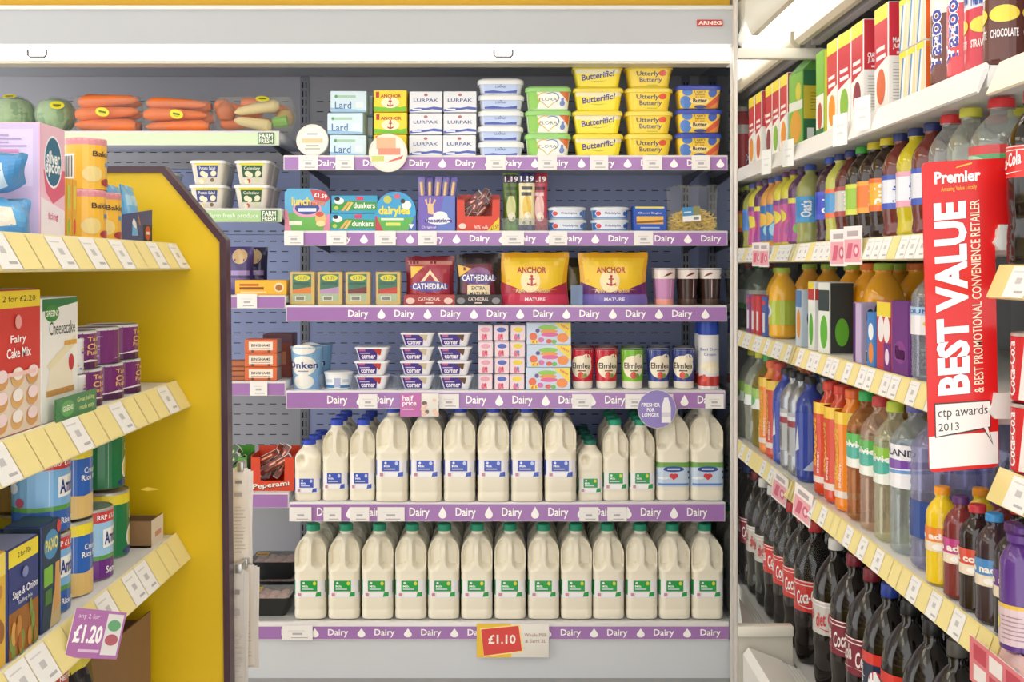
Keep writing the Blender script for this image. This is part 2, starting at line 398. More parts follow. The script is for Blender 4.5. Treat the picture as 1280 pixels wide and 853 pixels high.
card('promotion_card', [('r', -.5, 0, .05, 1, 'c470b4'), ('t', 'half', -.44, .7, -.16, .92, 'ffffff', .02), ('t', 'price', -.44, .42, -.08, .68, 'ffffff', .02), ('r', -.44, .3, -.14, .34, 'f4d8ee')] + stars(9, .1, .1, .46, .9, .07, ['e88a70', '7a6a66', 'efc7b4', 'b46a5c'], 4), .11, .066, (X_(525, YF), YF - .018, Z_(520, YF)), 'pink half price card on the yogurt shelf edge')
def wobbler(u, v, r, specs, label):
    rr = r / 435.7
    mb = MB(); ring = ell(0, 0, rr, rr, 32)
    mb.loft([[(x, y, z) for x, z in ring] for y in (0, .0012)])
    o = obj('round_card', mb, plain('ece6de', .4)); o.location = (X_(u, YF), YF - .02, Z_(v, YF))
    obj('print', art(MB(), specs, 2 * rr, 2 * rr, front(0, -rr)), INKG, o, smooth=0); return tag(o, label, 'promotion card')
wobbler(486, 192, 24, [('e', 0, .5, .49, .49, 'f3e3d2'), ('e', 0, .5, .44, .44, 'f7ebe0'), ('r', -.3, .6, .2, .9, 'f1b48c'), ('r', -.25, .45, .32, .62, 'ee8f74'), ('r', -.42, .28, -.1, .42, 'cfd66a'), ('p', [(-.05, .24), (.35, .34), (.4, .44), (.05, .3)], 'd96a55')], 'pale round promotion card hung below the red and yellow butter')
wobbler(820, 510.5, 24, [('e', 0, .5, .49, .49, '8b7cc4'), ('t', 'FRESHER', -.4, .56, .08, .66, 'ffffff', .02), ('t', 'FOR', -.26, .43, -.06, .53, 'ffffff', .02), ('t', 'LONGER', -.38, .3, .06, .4, 'ffffff', .02), ('r', .12, .15, .36, .55, 'f4f2f6'), ('p', [(.12, .55), (.36, .55), (.29, .8), (.19, .8)], 'f4f2f6'), ('r', .12, .3, .36, .42, 'd9d6e6')], 'round purple promotion card with a white milk bottle picture')
# ------------------------------------------------------------------ long shelves that run along the aisle (side -1 left, +1 right)
def long_shelf(side, xl, z, y0, y1, depth, label, group, pat, tw=.05, hh=.042, out=.025, board=None, thick=.03, strip_col='efe4ae', sy1=None, name='aisle_shelf'):
    t = empty(name, (side * xl, (y0 + y1) / 2, z)); hy = (y1 - y0) / 2; s = side
    a, b = sorted((s * .0, s * depth))
    obj('board', MB().box(a, b, -hy, hy, -thick, 0, .002), board or PAINT, t)
    # slanted price strip
    poly = [(-s * .002, .004), (-s * (.004 + out), -hh), (-s * out, -hh - .002), (s * .004, -.002)]
    obj('price_strip', MB().prism_y(poly if s < 0 else list(reversed(poly)), -hy, hy if sy1 is None else sy1 - (y0 + y1) / 2), plain(strip_col, .35, coat=.3), t)
    uy = Vector((-s * (out + .002), 0, -hh - .004)).normalized() * -1
    n = Vector((-s * (hh + .004), 0, -(out + .002) * -1)).normalized(); n = Vector((-s * (hh + .004), 0, out + .002)).normalized()
    ux = Vector((0, -s, 0))
    L = math.hypot(out + .002, hh + .004)
    # tickets shared per colour
    y = -hy + .02; i = 0
    while y + tw < (hy if sy1 is None else sy1 - (y0 + y1) / 2) - .005:
        c = pat[i % len(pat)]
        if c != '.':
            k = ('ticket', s, c, tw, hh)
            if k not in MATS:
                mb = MB(); fm = flat(Vector((0, 0, 0)), ux, uy, n)
                body = {'w': 'f1f0ee', 'y': 'f0e09a', 'p': 'f0c9c8'}[c]
                sp = [('r', -.5, .02, .5, .94, body)]
                if c != 'y': sp += [('r', -.38, .76, .2, .8, 'd6d3d4'), ('r', -.14, .42, .14, .6, 'c4c2c4'), ('r', -.02, .15, .38, .22, 'b4b2b4')]
                MATS[k] = art(mb, sp, tw * .96, L, fm, base=.0012).mesh('price_ticket', INK, 0)
            obj('price_ticket', MATS[k], None, t, (-s * (.004 + out), y + tw / 2, -hh))
        y += tw; i += 1
    return tag(t, label, 'shelf', group)
# ------------------------------------------------------------------ left gondola
YP = 1.95
gd = tag(empty('shelving_gondola', (-.8, 1.95, 0)), 'yellow end panel shelving unit with dark purple edging beside the fridge', 'shelving unit')
def gpart(name, mb, m): o = obj(name, mb, m, gd); o.location = (.8, -1.95, 0); return o
pxl = lambda u, v: (X_(u, YP), Z_(v, YP))
outer = [(X_(-140, YP), 0), (X_(289, YP), 0), pxl(289, 860), pxl(283.5, 300), pxl(206, 208), pxl(-140, 208)]
inner = [(X_(-140, YP), .05), (X_(281, YP), .05), pxl(281, 860), pxl(275.5, 303), pxl(202.5, 216), pxl(-140, 216)]
gpart('end_panel', MB().prism_y(inner, YP, YP + .018), plain('d9b400', .42, noise=.04, scale=3))
tr = MB(); n = len(outer)
for i in range(n - 1):
    a, b, c, d = outer[i], outer[i + 1], inner[i + 1], inner[i]
    tr.prism_y([a, b, c, d], YP - .006, YP + .026)
gpart('edge_trim', tr, plain('3c1a2c', .4, coat=.2))
gpart('back_board', MB().box(-1.04, -1.02, .4, YP, .0, 1.62), plain('cbb24a', .5, noise=.04))
gpart('base', MB().box(-1.02, -.6, .4, YP, 0, .18, .003), plain('6d6a64', .5))
YG0 = .6
GA = long_shelf(-1, .6, 1.487, YG0, YP - .002, .4, 'top cream gondola shelf holding baking goods', 'gondola shelves', 'wywywyy', .055, thick=.028)
GB = long_shelf(-1, .6, 1.243, YG0, YP - .002, .4, 'middle cream gondola shelf holding cake mixes and puddings', 'gondola shelves', 'ywyywyy', .055, thick=.028)
GC = long_shelf(-1, .6, .972, YG0, YP - .002, .4, 'lower cream gondola shelf holding tins and stuffing boxes', 'gondola shelves', 'yyywyww', .055, thick=.028)
GD = long_shelf(-1, .6, .68, YG0, YP - .002, .4, 'lowest cream gondola shelf holding a cardboard case', 'gondola shelves', 'ywyw', .055, thick=.028)
# hanging printed leaflets on the far side of the end panel
def leaflet(u0, u1, v0, v1, Y, label, col, seed):
    W, H = (u1 - u0) / F * Y, (v1 - v0) / F * Y
    t = empty('leaflet', (X_((u0 + u1) / 2, Y), Y, Z_(v1, Y)))
    for i in range(3):
        mb = MB(); g = []
        for j in range(6): g.append([(x * W / 2 * (1 + .02 * i), .004 * i + .004 * math.sin(j + i + x), H * j / 5) for x in (-1, -.3, .3, 1)])
        mb.loft(g, False, False, False)
        bk = [[(x, y + .0008, z) for x, y, z in r] for r in g]; mb.loft(bk, False, False, False)
        obj('sheet', mb, plain(col, .6, noise=.03), t, (.003 * (i - 1), 0, -.004 * i))
    obj('print', art(MB(), lines(14, -.36, .1, .36, .62, 'b9b3ae', .3, seed) + [('r', -.36, .7, .1, .74, 'aaa39e'), ('r', -.3, .84, .1, .87, '8a8480')], W, H, front(-.006)), INK, t, smooth=0)
    obj('clip', MB().box(-.006, .006, -.009, .02, H - .006, H + .012, .002), STEEL, t)
    return tag(t, label, 'leaflet')
leaflet(291, 312, 585, 702, 2.03, 'pale folded paper hanging at the gondola end above the notices', 'e6ddd4', 1)
leaflet(293, 320, 706, 832, 2.03, 'grey printed notice sheets hanging beside the gondola end', 'd6cec6', 2)
leaflet(292, 307, 712, 900, 1.99, 'narrow printed paper strip hanging lowest at the gondola end', 'cfc8c0', 5)

# ------------------------------------------------------------------ right-hand chiller
YD, YE, YN = 2.46, 3.86, 1.465           # divider, far end, start of the nearest bay
ch = tag(empty('drinks_chiller', (.9, 2.4, 0)), 'white open-front drinks chiller along the right of the aisle', 'fridge')
def cpart(name, mb, m): o = obj(name, mb, m, ch); o.location = (-.9, -2.4, 0); return o
XC = .642
cpart('back_wall', MB().box(1.16, 1.2, .5, YE, .3, 2.2), plain('a6a8ac', .5, noise=.04))
cpart('far_wall', MB().box(XC + .002, 1.2, YE, YE + .02, .0, 2.2), plain('c9cbd0', .5))
cpart('top', MB().box(.52, 1.2, .5, YD, 2.12, 2.2), CREAM); cpart('top', MB().box(.645, 1.2, YD, YE, 2.12, 2.2), CREAM)
cpart('base', MB().box(.545, 1.2, .5, YD, 0, .4995), CREAM); cpart('base', MB().box(.66, 1.2, YD, YE, 0, .4995), CREAM)
cpart('deck', MB().box(.646, 1.16, .5, YE, .5, .54), plain('d6d7d8', .35))
def taper_y(poly0, poly1, y0, y1): return MB().loft([[(x, y0, z) for x, z in poly0], [(x, y1, z) for x, z in poly1]])
SL = X_(921.5, 1.0)                      # the far bay narrows towards the dairy fridge: corner infill
def bay(name, poly, m, ends=(.5, YD - .02, YD + .02, 3.12), far=True):
    cpart(name, MB().prism_y(poly, ends[0], ends[1]), m)
    if far:
        ya, yb = ends[2], ends[3]; hi = max(x for x, z in poly)
        if hi <= SL * ya: return
        yb = min(yb, (hi - .001) / SL); c = lambda y: [(max(x, SL * y + (x - min(q for q, w in poly)) * .02), z) for x, z in poly]
        cpart(name, taper_y(c(ya), c(yb), ya, yb), m)
bay('deck_nose', [(.515, .5), (.515, .585), (.527, .6), (.6, .572), (.6, .5)], plain('e2e1de', .35, noise=.02, scale=3))
for j in range(4):
    x = .604 + j * .0095
    bay('vent_slat', [(x, .53), (x, .566 - j * .004), (x + .0068, .565 - j * .004), (x + .0068, .53)], plain('e2e3e0', .4))
bay('vent_well', [(.6, .5), (.6, .529), (.645, .529), (.645, .5)], plain('77797a', .6))
# canopy and lamps
EN = (.5, YD - .016, YD + .016, 3.12)
bay('canopy_front', [(.52, 2.12), (.52, 2.0), (.535, 1.965), (.548, 1.965), (.552, 1.99), (.552, 2.12)], plain('d3cfc2', .35, noise=.03), EN, False)
bay('canopy_soffit', [(.556, 2.1), (.556, 2.085), (.68, 2.04), (.68, 2.1)], plain('eeece6', .4), EN)
bay('lamp_diffuser', [(.558, 1.985), (.572, 1.968), (.62, 1.968), (.628, 1.985), (.628, 2.015), (.558, 2.03)], emit('fffaf2', LAMP_SIDE), (.52, YD - .05, YD + .02, 3.1))
bay('lamp_rail', [(.63, 2.03), (.63, 1.955), (.64, 1.945), (.652, 1.945), (.652, 2.03)], plain('cabfa8', .35), EN)
bay('inner_rail', [(.668, 2.03), (.668, 1.945), (.688, 1.945), (.688, 2.03)], plain('b9b2b4', .35), (.5, YD - .016, YD + .016, YE))
bay('canopy_roof', [(.69, 2.06), (.69, 2.02), (1.16, 2.02), (1.16, 2.06)], plain('8f8788', .5), (.5, YD - .016, YD + .016, YE))
# clear end divider with its frame
dx0 = X_(917, YD)
cpart('divider_glass', MB().box(dx0 + .006, 1.12, YD - .003, YD + .003, .64, 2.1), clear('f4f6f6', .008, .06, .03))
cpart('divider_post', MB().box(dx0, dx0 + .0075, YD - .012, YD + .012, 0, 2.12, .002), plain('c9c3bf', .3, .2))
cpart('divider_bar', MB().box(dx0 + .007, .73, YD - .012, YD + .012, Z_(74, YD), Z_(61, YD), .003), CREAM)
cpart('divider_sill', MB().box(dx0 + .007, .63, YD - .016, YD + .012, Z_(794, YD), Z_(781, YD), .003), CREAM)
cpart('divider_base', MB().box(dx0 + .007, .63, YD - .004, YD + .008, 0, Z_(794, YD)), plain('cfcabd', .4, noise=.03, scale=5))
# frame at the start of the nearest bay
cpart('bay_post', MB().box(.77, .785, 1.43, 1.446, .958, 2.0, .002), plain('d3d1cc', .35))
YW = plain('e3e2df', .35, noise=.02)
rs = []
SH = {}
for z, nm, ph in ((1.722, 'S1', 'top'), (1.497, 'S2', 'second'), (1.266, 'S3', 'third'), (.957, 'S4', 'fourth')):
    pat = {'S1': '........', 'S2': 'wwwywwwy', 'S3': 'wywwywyw', 'S4': 'yywywywy'}[nm]
    col = {'S1': 'e9e8e6', 'S2': 'ece2b0', 'S3': 'ecd98e', 'S4': 'ecd98e'}[nm]
    z_ = z
    SH[nm] = z
    lbs = {'S1': 'juice cartons', 'S2': 'small soft drink bottles', 'S3': 'juice bottles and cartons', 'S4': 'large water and energy drink bottles'}[nm]
    long_shelf(1, XC, z, YN + .012 if nm != 'S4' else 1.43, YD - .004, .44, ph + ' chiller shelf in the near bay under ' + lbs, 'chiller shelves', pat, .042, .036, .012, YW, .03, col)
    long_shelf(1, XC, z, YD + .004, YE - .03, .44, ph + ' chiller shelf behind the clear divider, under ' + lbs, 'chiller shelves', pat, .042, .036, .012, YW, .03, col, 3.09)
NB = {}
for z, nm, lb in ((1.712, 'N1', 'top cream shelf corner jutting in at the picture\'s upper right edge'), (1.448, 'N2', 'shelf corner with yellow strip right of the red sign'), (1.185, 'N3', 'shelf corner with yellow strip below the small red cans')):
    NB[nm] = z
    long_shelf(1, XC - .005, z, .7, 1.425, .44, lb, 'near chiller shelves', 'wy' if nm != 'N1' else '.', .06, .038, .016, YW, .03, 'ecd98e' if nm != 'N1' else 'efe6d2')
long_shelf(1, XC, .957, .7, 1.425, .44, 'shelf with pink price strip under the purple sports bottle', 'near chiller shelves', 'p', .042, .036, .012, YW, .03, 'f0c9c8')
# hanging price cards on the chiller shelves
PC = [('r', -.5, 0, .5, 1, 'f0e8e6'), ('r', -.46, .06, .46, .66, 'e6a6ae'), ('r', -.3, .74, .3, .88, 'b5a8aa'), ('p', [(-.36, .16), (-.1, .16), (.02, .56), (-.24, .56)], 'd0607a'), ('e', .2, .36, .16, .17, 'd0607a'), ('e', .2, .36, .08, .09, 'f0d4d8')]
def side_card(u, v, W, H, label, specs=PC, tilt=0):
    X = XC - .022; Y = X * F / (u - CX)
    return card('price_card', specs, W, H, (X, Y, Z_(v, Y)), label, rz=-math.pi / 2 + .25, ry=tilt)
side_card(1048, 333, .06, .07, 'pink price card under the small bottles, left one of the touching pair')
side_card(1066, 331, .06, .07, 'pink price card under the small bottles, right one of the touching pair')
side_card(946, 333, .05, .06, 'pink price card hung on the second shelf, farthest behind the divider')
side_card(955, 334, .05, .06, 'pink price card hung on the second shelf beside the farthest one')
side_card(973, 628, .07, .07, 'pink price card under the energy drinks, nearer the divider', tilt=.2)
side_card(1001, 652, .075, .075, 'pink price card under the energy drinks beside the silver bottles', tilt=.2)
WC = [('r', -.5, 0, .5, 1, 'f4f3f1'), ('r', -.3, .6, .3, .66, 'e4e2e0'), ('r', -.2, .35, .2, .42, 'dddbd9')]
for u, v, lb in ((1078, 163, 'nearest'), (1050, 182, 'second'), (985, 208, 'third'), (958, 218, 'fourth')):
    side_card(u, v, .05, .06, 'blank white card hung under the juice cartons, ' + lb + ' along the top shelf', WC)
PK = [('r', -.5, 0, .5, 1, 'e4808a')] + [('r', -.42 + (i % 3) * .3, .1 + (i // 3) * .45, -.18 + (i % 3) * .3, .45 + (i // 3) * .45, c) for i, c in enumerate(('f5ecec', 'c9485a', 'f5ecec', 'c9485a', 'f5ecec', 'c9485a'))]
card('price_card', PK, .16, .06, (.615, 1.39, .895), 'pink chequered promotion strip on the shelf under small bottles', rz=-math.pi / 2)
# the red award sign
t = empty('award_sign', (0, 1.455, 0)); YS = 1.455
def sp(u, v): return (X_(u, YS), Z_(v, YS))
def rounded(pts, r=.008):
    out = []
    for i, p in enumerate(pts):
        a, b, c = Vector(pts[i - 1]), Vector(p), Vector(pts[(i + 1) % len(pts)])
        for k in range(4):
            q = k / 3; d1 = b + (a - b).normalized() * r; d2 = b + (c - b).normalized() * r
            out.append(tuple((1 - q) ** 2 * d1 + 2 * q * (1 - q) * b + q * q * d2))
    return out
red = [sp(1162, 591), sp(1249, 584), sp(1243.5, 284), sp(1263, 283), sp(1261.5, 197), sp(1152.5, 203)]
obj('board', MB().prism_y(rounded(red), 0, .003), plain('d8191a', .35, coat=.3), t)
SO, SU, SV = Vector((X_(1162, YS), 0, Z_(591, YS))), Vector((X_(1248, YS) - X_(1162, YS), 0, Z_(584, YS) - Z_(591, YS))), Vector((X_(1152.5, YS) - X_(1162, YS), 0, Z_(203, YS) - Z_(591, YS)))
fm = lambda u, v, d: tuple(SO + (u + .5) * SU + v * SV + Vector((0, -d, 0)))
bub = [(-.4, .115), (.33, .14), (.415, .085), (.39, .145), (.4, .215), (-.4, .215)]
def grow(pl, k): c = (0, .165); return [(c[0] + (u - c[0]) * k, c[1] + (v - c[1]) * (1 + (k - 1) * 1.3)) for u, v in pl]
sg = [('r', -.5, .012, .5, .115, 'f2f0ec'), ('p', [(-.41, .11), (.4, .128), (.41, .218), (-.41, .221)], '3a3636'), ('p', [(.26, .14), (.36, .14), (.43, .072)], '3a3636'), ('p', [(-.395, .114), (.385, .133), (.395, .214), (-.395, .217)], 'f2f0ec'), ('p', [(.275, .142), (.345, .142), (.41, .085)], 'f2f0ec'),
      ('t', 'ctp awards', -.36, .165, .36, .205, '3a3636', .0), ('t', '2013', -.36, .13, -.06, .155, '3a3636', .0),
      ('t', 'Premier', -.33, .925, .34, .965, 'ffffff', .035), ('t', 'Amazing Value Locally', -.24, .896, .28, .915, 'f0b040', .01), ('p', [(-.02, .972), (.22, .982), (.22, .987), (.0, .978)], 'f0b040'),
      ('t', 'BEST VALUE', -.36, .245, .12, .865, 'ffffff', .045, 90), ('t', '& BEST PROMOTIONAL CONVENIENCE RETAILER', .17, .245, .31, .865, 'f6ead0', .008, 90)]
obj('lettering', art(MB(), sg, 1, 1, fm, base=.0006), INKG, t, smooth=0)
for u, v in ((1255, 298), (1249, 508)):
    mb = MB(); x, z = sp(u, v)
    mb.prism_y([(x + a, z + b) for a, b in ((-.008, -.016), (-.016, -.006), (-.01, .004), (-.008, .018), (.02, .018), (.02, -.016))], -.006, .012)
    obj('clip', mb, plain('e6e5e1', .35), t)
tag(t, 'tall red award sign with white lettering clipped to the chiller', 'sign')
# ------------------------------------------------------------------ product builders (origin at base centre, front towards -y)
def carton(name, w, d, h, col, cat, front_=None, right=None, left=None, top=None, r=.002, rough=.4, ink=None):
    o = obj(name, MB().box(-w / 2, w / 2, -d / 2, d / 2, 0, h, r), plain(col, rough)); o['category'] = cat
    e = .0015
    if front_: obj('front_print', art(MB(), front_, w - 2 * e, h - 2 * e, front(-d / 2, e)), ink or INK, o, smooth=0)
    if right: obj('side_print', art(MB(), right, d - 2 * e, h - 2 * e, side_r(w / 2, e)), ink or INK, o, smooth=0)
    if left: obj('side_print', art(MB(), left, d - 2 * e, h - 2 * e, side_l(-w / 2, e)), ink or INK, o, smooth=0)
    if top: obj('top_print', art(MB(), top, w - 2 * e, d - 2 * e, flat((0, -d / 2 + e, h), (1, 0, 0), (0, 1, 0), (0, 0, 1))), ink or INK, o, smooth=0)
    return o
def tub(name, w, d, h, body, lid, cat, specs=None, lid_h=.012, taper=.86, r=.02, rim=.004, lid_specs=None, sw=1.0, ink=None, flare=None, mat=None):
    """tapered tub with a snap lid"""
    mb = MB(); hb = h - lid_h
    sc = lambda v: taper + (1 - taper) * v / hb
    rings = []
    for z, k in ((0, -.003), (.003, 0), (hb * .5, 0), (hb, 0)):
        s = sc(z); rings.append([(x * s * (1 + k / (w / 2)), y * s * (1 + k / (d / 2)), z) for x, y in rrect(w / 2 - rim, d / 2 - rim, r, 5)])
    o = obj(name, mb.loft(rings), mat or plain(body, .35)); o['category'] = cat
    lm = MB(); lr = []
    for z, k in ((hb - .003, rim), (hb + lid_h * .55, rim), (hb + lid_h * .8, rim * .2), (hb + lid_h * .85, -rim), (h, -rim * 1.4), (h, -rim * 3)):
        lr.append([(x, y, z) for x, y in rrect(w / 2 - rim + k, d / 2 - rim + k, r + k, 5)])
    L = obj('lid', lm.loft(lr), plain(lid, .35), o)
    if specs: obj('printed_label', art(MB(), specs, (w - 2 * rim) * sw, hb * .96, wrap(w / 2 - rim, d / 2 - rim, r, .002, sc, 1), du=.006), ink or INKG, o, smooth=0)
    if lid_specs: obj('lid_print', art(MB(), lid_specs, w * .8, d * .8, flat((0, -d * .4, h), (1, 0, 0), (0, 1, 0), (0, 0, 1))), INKG, L, smooth=0)
    return o
def cylinder_pack(name, r, h, body, cat, specs=None, cover=1.0, v0=0., v1=1., top='c9c9c6', rim=True, n=24, rough=.35, metal=0., taper=1.0, ink=None, topname='lid'):
    mb = MB(); sc = lambda v: taper + (1 - taper) * v / h
    mb.lathe([(0, .001), (r * .9 * sc(0), .001), (r * sc(0), .004), (r * sc(h), h - .002), (r * .94 * sc(h), h), (0, h)], n)
    o = obj(name, mb, plain(body, rough, metal)); o['category'] = cat
    if rim:
        obj(topname, MB().lathe([(r * 1.012, h - .003), (r * 1.02, h), (r * .97, h + .0015), (r * .93, h - .002), (0, h - .002)], n), plain(top, .3, .6 if metal or top == 'c9c9c6' else 0), o)
    if specs: obj('printed_label', art(MB(), specs, 2 * math.pi * r * cover, h * (v1 - v0), wrap(r, r, r, h * v0, lambda v: sc(v + h * v0)), du=r * .3), ink or INKG, o, smooth=0)
    return o
def pouch(name, w, h, d, body, cat, specs=None, film=None, zig=.0, lean=0, base=.0, ink=None, power=3):
    nu, nv = 14, 12
    def th(a, b):                     # a -1..1, b 0..1
        return d * (1 - abs(a) ** power) * max(0., 1 - (max(0, (b - .35) / .65)) ** 2.2) * (.8 + .2 * min(1, b * 4)) + .0015
    def edge(a, b): return (a * w / 2 * (1 - .06 * math.sin(math.pi * min(1, b * 1.1)) * 1.0), h * b + (zig * math.sin(a * 9) if b > .95 else 0))
    mb = MB(); g1, g2 = [], []
    for j in range(nv + 1):
        b = j / nv; ra, rb = [], []
        for i in range(nu + 1):
            a = -1 + 2 * i / nu; x, z = edge(a, b); t = th(a, b); wr = .0018 * math.sin(a * 7 + b * 11) * (1 - abs(a))
            ra.append((x, -t / 2 + wr, z)); rb.append((x, t / 2, z))
        g1.append(ra); g2.append(list(reversed(rb)))
    mb.loft([a + b for a, b in zip(g1, g2)])
    o = obj(name, mb, film or plain(body, .3, coat=.2), smooth=60); o['category'] = cat
    def fm(u, v, off):
        b = min(1, max(0, v / h)); k = w / 2 * (1 - .06 * math.sin(math.pi * min(1, b * 1.1))); a = max(-1, min(1, u / (w / 2)))
        wr = .0018 * math.sin(a * 7 + b * 11) * (1 - abs(a))
        return (a * k, -th(a, b) / 2 + wr - off - .0006, v)
    if specs: obj('printed_label', art(MB(), specs, w * .99, h * .995, fm, du=w / nu / 1.01, dv=h / nv), ink or INKG, o, smooth=60)
    return o
MILK = plain('ede7d5', .38, coat=.15); MILKN = plain('e4e3de', .3)
def milk(w, d, h, capc, specs, lw, lz, lh, handle='centre', cap_r=.0195, name='milk_bottle', lab_shift=0):
    n = 34; hb = h * .93; zs = [0, .01, .03, .09, .105, .12, .135, .25, .46, .49, .51, .53, .545, .56, .575, .59, .61, .64, .68, .72, .75, .78, .80, .82, .84, .855, .87, .895, .91, .93]
    def prof(t):
        if t < .03: return .90 + .10 * math.sqrt(max(0, 1 - (1 - t / .03) ** 2))
        if .1 < t < .125: return .985
        if .5 < t < .52: return 1.0
        if .48 < t < .5: return .985
        if t < .72: return 1.0
        q = (t - .72) / .175
        if q < 1: return 1 - .60 * (q ** 1.75)
        return cap_r * .92 / (w / 2)
    mb = MB(); rings = []
    for t in zs:
        s = prof(t) if t > 0 else .86; rr = []
        k = max(0, min(1, (t - .72) / .17)); rad = w * .21 * (1 - k) + k * w / 2
        rad = min(rad, w / 2); fw = wrap(w / 2, d / 2, rad); per = 4 * (w / 2 - rad) + 4 * (d / 2 - rad) + 2 * math.pi * rad
        half = [fw(per * (i / n) ** 1.25 * .5 * (1 if i < n else .9999), 0, 0)[:2] for i in range(1, n)]
        base = [(0., -d / 2)] + half + [(0., d / 2)] + [(-x, y) for x, y in reversed(half)]
        neck = cap_r * .92
        for x, y in base:
            kk = s if t < .895 else None
            if kk is None: a = math.atan2(y, x); X, Y = neck * math.cos(a), neck * math.sin(a)
            else:
                X = x * s; Y = y * (s if d <= w else 1 - (1 - s) * (1 if y < 0 else 1.05))
            if handle == 'centre' and y < -d * .1 and .54 < t < .865:
                e = min(1, (t - .54) / .05 + .0) * min(1, max(0, (.865 - t) / .06)); ax = abs(X)
                bw = .0055 + .03 * max(0, (.62 - t)) / .08 * .5; m = min(1, max(0, (ax - bw) / .006)) * min(1, max(0, (w * .5 * s - ax) / (w * .09)))
                Y += .03 * e * m
            if handle == 'hole' and .54 < t < .84:
                e = math.exp(-((t - .69) / .07) ** 2) * math.exp(-((X + w * .24) / (w * .15)) ** 2)
                if y < 0: Y += .028 * e
            rr.append((X, Y, t * h))
        rings.append(rr)
    o = obj(name, mb.loft(rings), MILK, smooth=50); o['category'] = 'milk bottle'
    obj('cap', MB().lathe([(0, hb - .001), (cap_r, hb - .001), (cap_r * 1.02, hb + .002), (cap_r, h - .002), (cap_r * .9, h), (0, h)], 20), plain(capc, .4), o)
    obj('printed_label', art(MB(), specs, lw, lh, wrap(w / 2, d / 2, w * .21, lz), du=.006), INKG, o, smooth=0)
    return o
def milk_art(c, c2):   # label wraps on to the left side; unit box u -.5..0.5 over lw
    s = [('r', -.5, 0, .5, 1, 'ecebf0'), ('r', -.5, .12, -.37, 1, c), ('r', .40, .25, .46, .95, '8b8f94'), ('r', -.22, .36, .2, .98, c), ('e', .13, .82, .04, .11, c2), ('e', -.14, .84, .03, .07, 'e8ecff'), ('t', 'Milk', -.18, .6, -.02, .72, 'f4f6ff', .02), ('r', -.18, .46, .1, .52, 'd8def8'), ('r', -.28, .08, -.2, .26, 'c98a9c'), ('r', -.16, .05, .16, .28, 'f6f6f8'), ('p', [(.15, .05), (.29, .08), (.29, .34), (.18, .3)], c)]
    return s
def heart_art():
    return [('r', -.5, 0, .5, 1, 'c3d5ea'), ('p', [(-.5, .74), (-.2, .8), (.2, .8), (.5, .74), (.5, 1), (-.5, 1)], '6fa24a'), ('e', 0, .72, .2, .12, '3450a4'), ('r', -.12, .69, .12, .75, 'dfe8f8'), ('e', -.035, .45, .05, .09, 'd23c40'), ('e', .035, .45, .05, .09, 'd23c40'), ('p', [(-.08, .43), (.08, .43), (0, .27)], 'd23c40'), ('r', -.3, .06, .3, .14, '5e86c8'), ('e', .3, .6, .03, .05, '333a44'), ('e', .36, .48, .03, .05, '333a44'), ('e', .31, .36, .03, .05, '333a44'), ('e', -.2, .36, .12, .06, 'e9f0f8')]
def px(p): return p / 435.7
def at_front(u, dpt, z, y=YF + .02): return (X_(u, y), y + dpt / 2, z)
Z1, Z2, Z3, Z4, Z5, Z6 = [Z_(v, YF) for v in (194.5, 289, 382, 488.5, 628, 777)]
H1, H2, H3, H4, H5 = [Z_(v, YF) for v in (164, 261, 369.5, 477, 616)]

# ---- bottom deck: green-capped two-litre bottles
W2, D2, HT2 = .0905, .125, .272
mg = milk(W2, D2, .264, '1d9a78', milk_art('1e9e46', 'd8d84a'), .116, .064, .05)
mbl = milk(W2, D2, HT2, '2a49c4', milk_art('3a58c0', 'c8d0f0'), .116, .072, .05)
cs = [388, 430, 472, 513.5, 554.5, 596, 637.5, 679.5, 720.5, 760.5, 802, 843, 884]
for row in range(3):
    for i, u in enumerate(cs):
        y = YF + .012 + row * (D2 + .006); x = X_(u, YF + .03) + (R.uniform(-.002, .002) if row else 0)
        rw = ('front row', 'second row', 'third row')[row]
        put(mg, (x, y + D2 / 2, DZ), 0, 'green-capped two-litre milk bottle on bottom deck, %s from the meat trays in %s' % (ORD[i], rw), None, 'green-capped milk bottles on the deck')
# ---- shelf 5
for row in range(3):
    for i, u in enumerate((490, 532.5, 574.5, 616.5, 658.5, 700.5)):
        if row == 0: o = YF - .008
        else: o = YF - .008 + row * (D2 + .006)
        put(mbl, (X_(u, YF + .012), o + D2 / 2, Z5), 0, 'blue-capped two-litre milk bottle, %s from the slim bottles, %s' % (ORD[i], ('front row', 'second row', 'third row')[row]), None, 'blue-capped large milk bottles')
m1b = milk(.073, .085, .232, '2a49c4', milk_art('3a58c0', 'c8d0f0'), .098, .034, .048, cap_r=.0185)
m1g = milk(.073, .085, .232, '1d9a78', milk_art('1e9e46', 'd8d84a'), .098, .034, .048, cap_r=.0185)
mpb = milk(.074, .08, .172, '2a49c4', milk_art('3a58c0', 'c8d0f0'), .096, .024, .042, 'hole', .0195)
mpg = milk(.07, .08, .172, '17705f', milk_art('1e9e46', 'd8d84a'), .096, .024, .042, 'hole', .0185)
NR = ('front', 'second row', 'third row', 'fourth row')
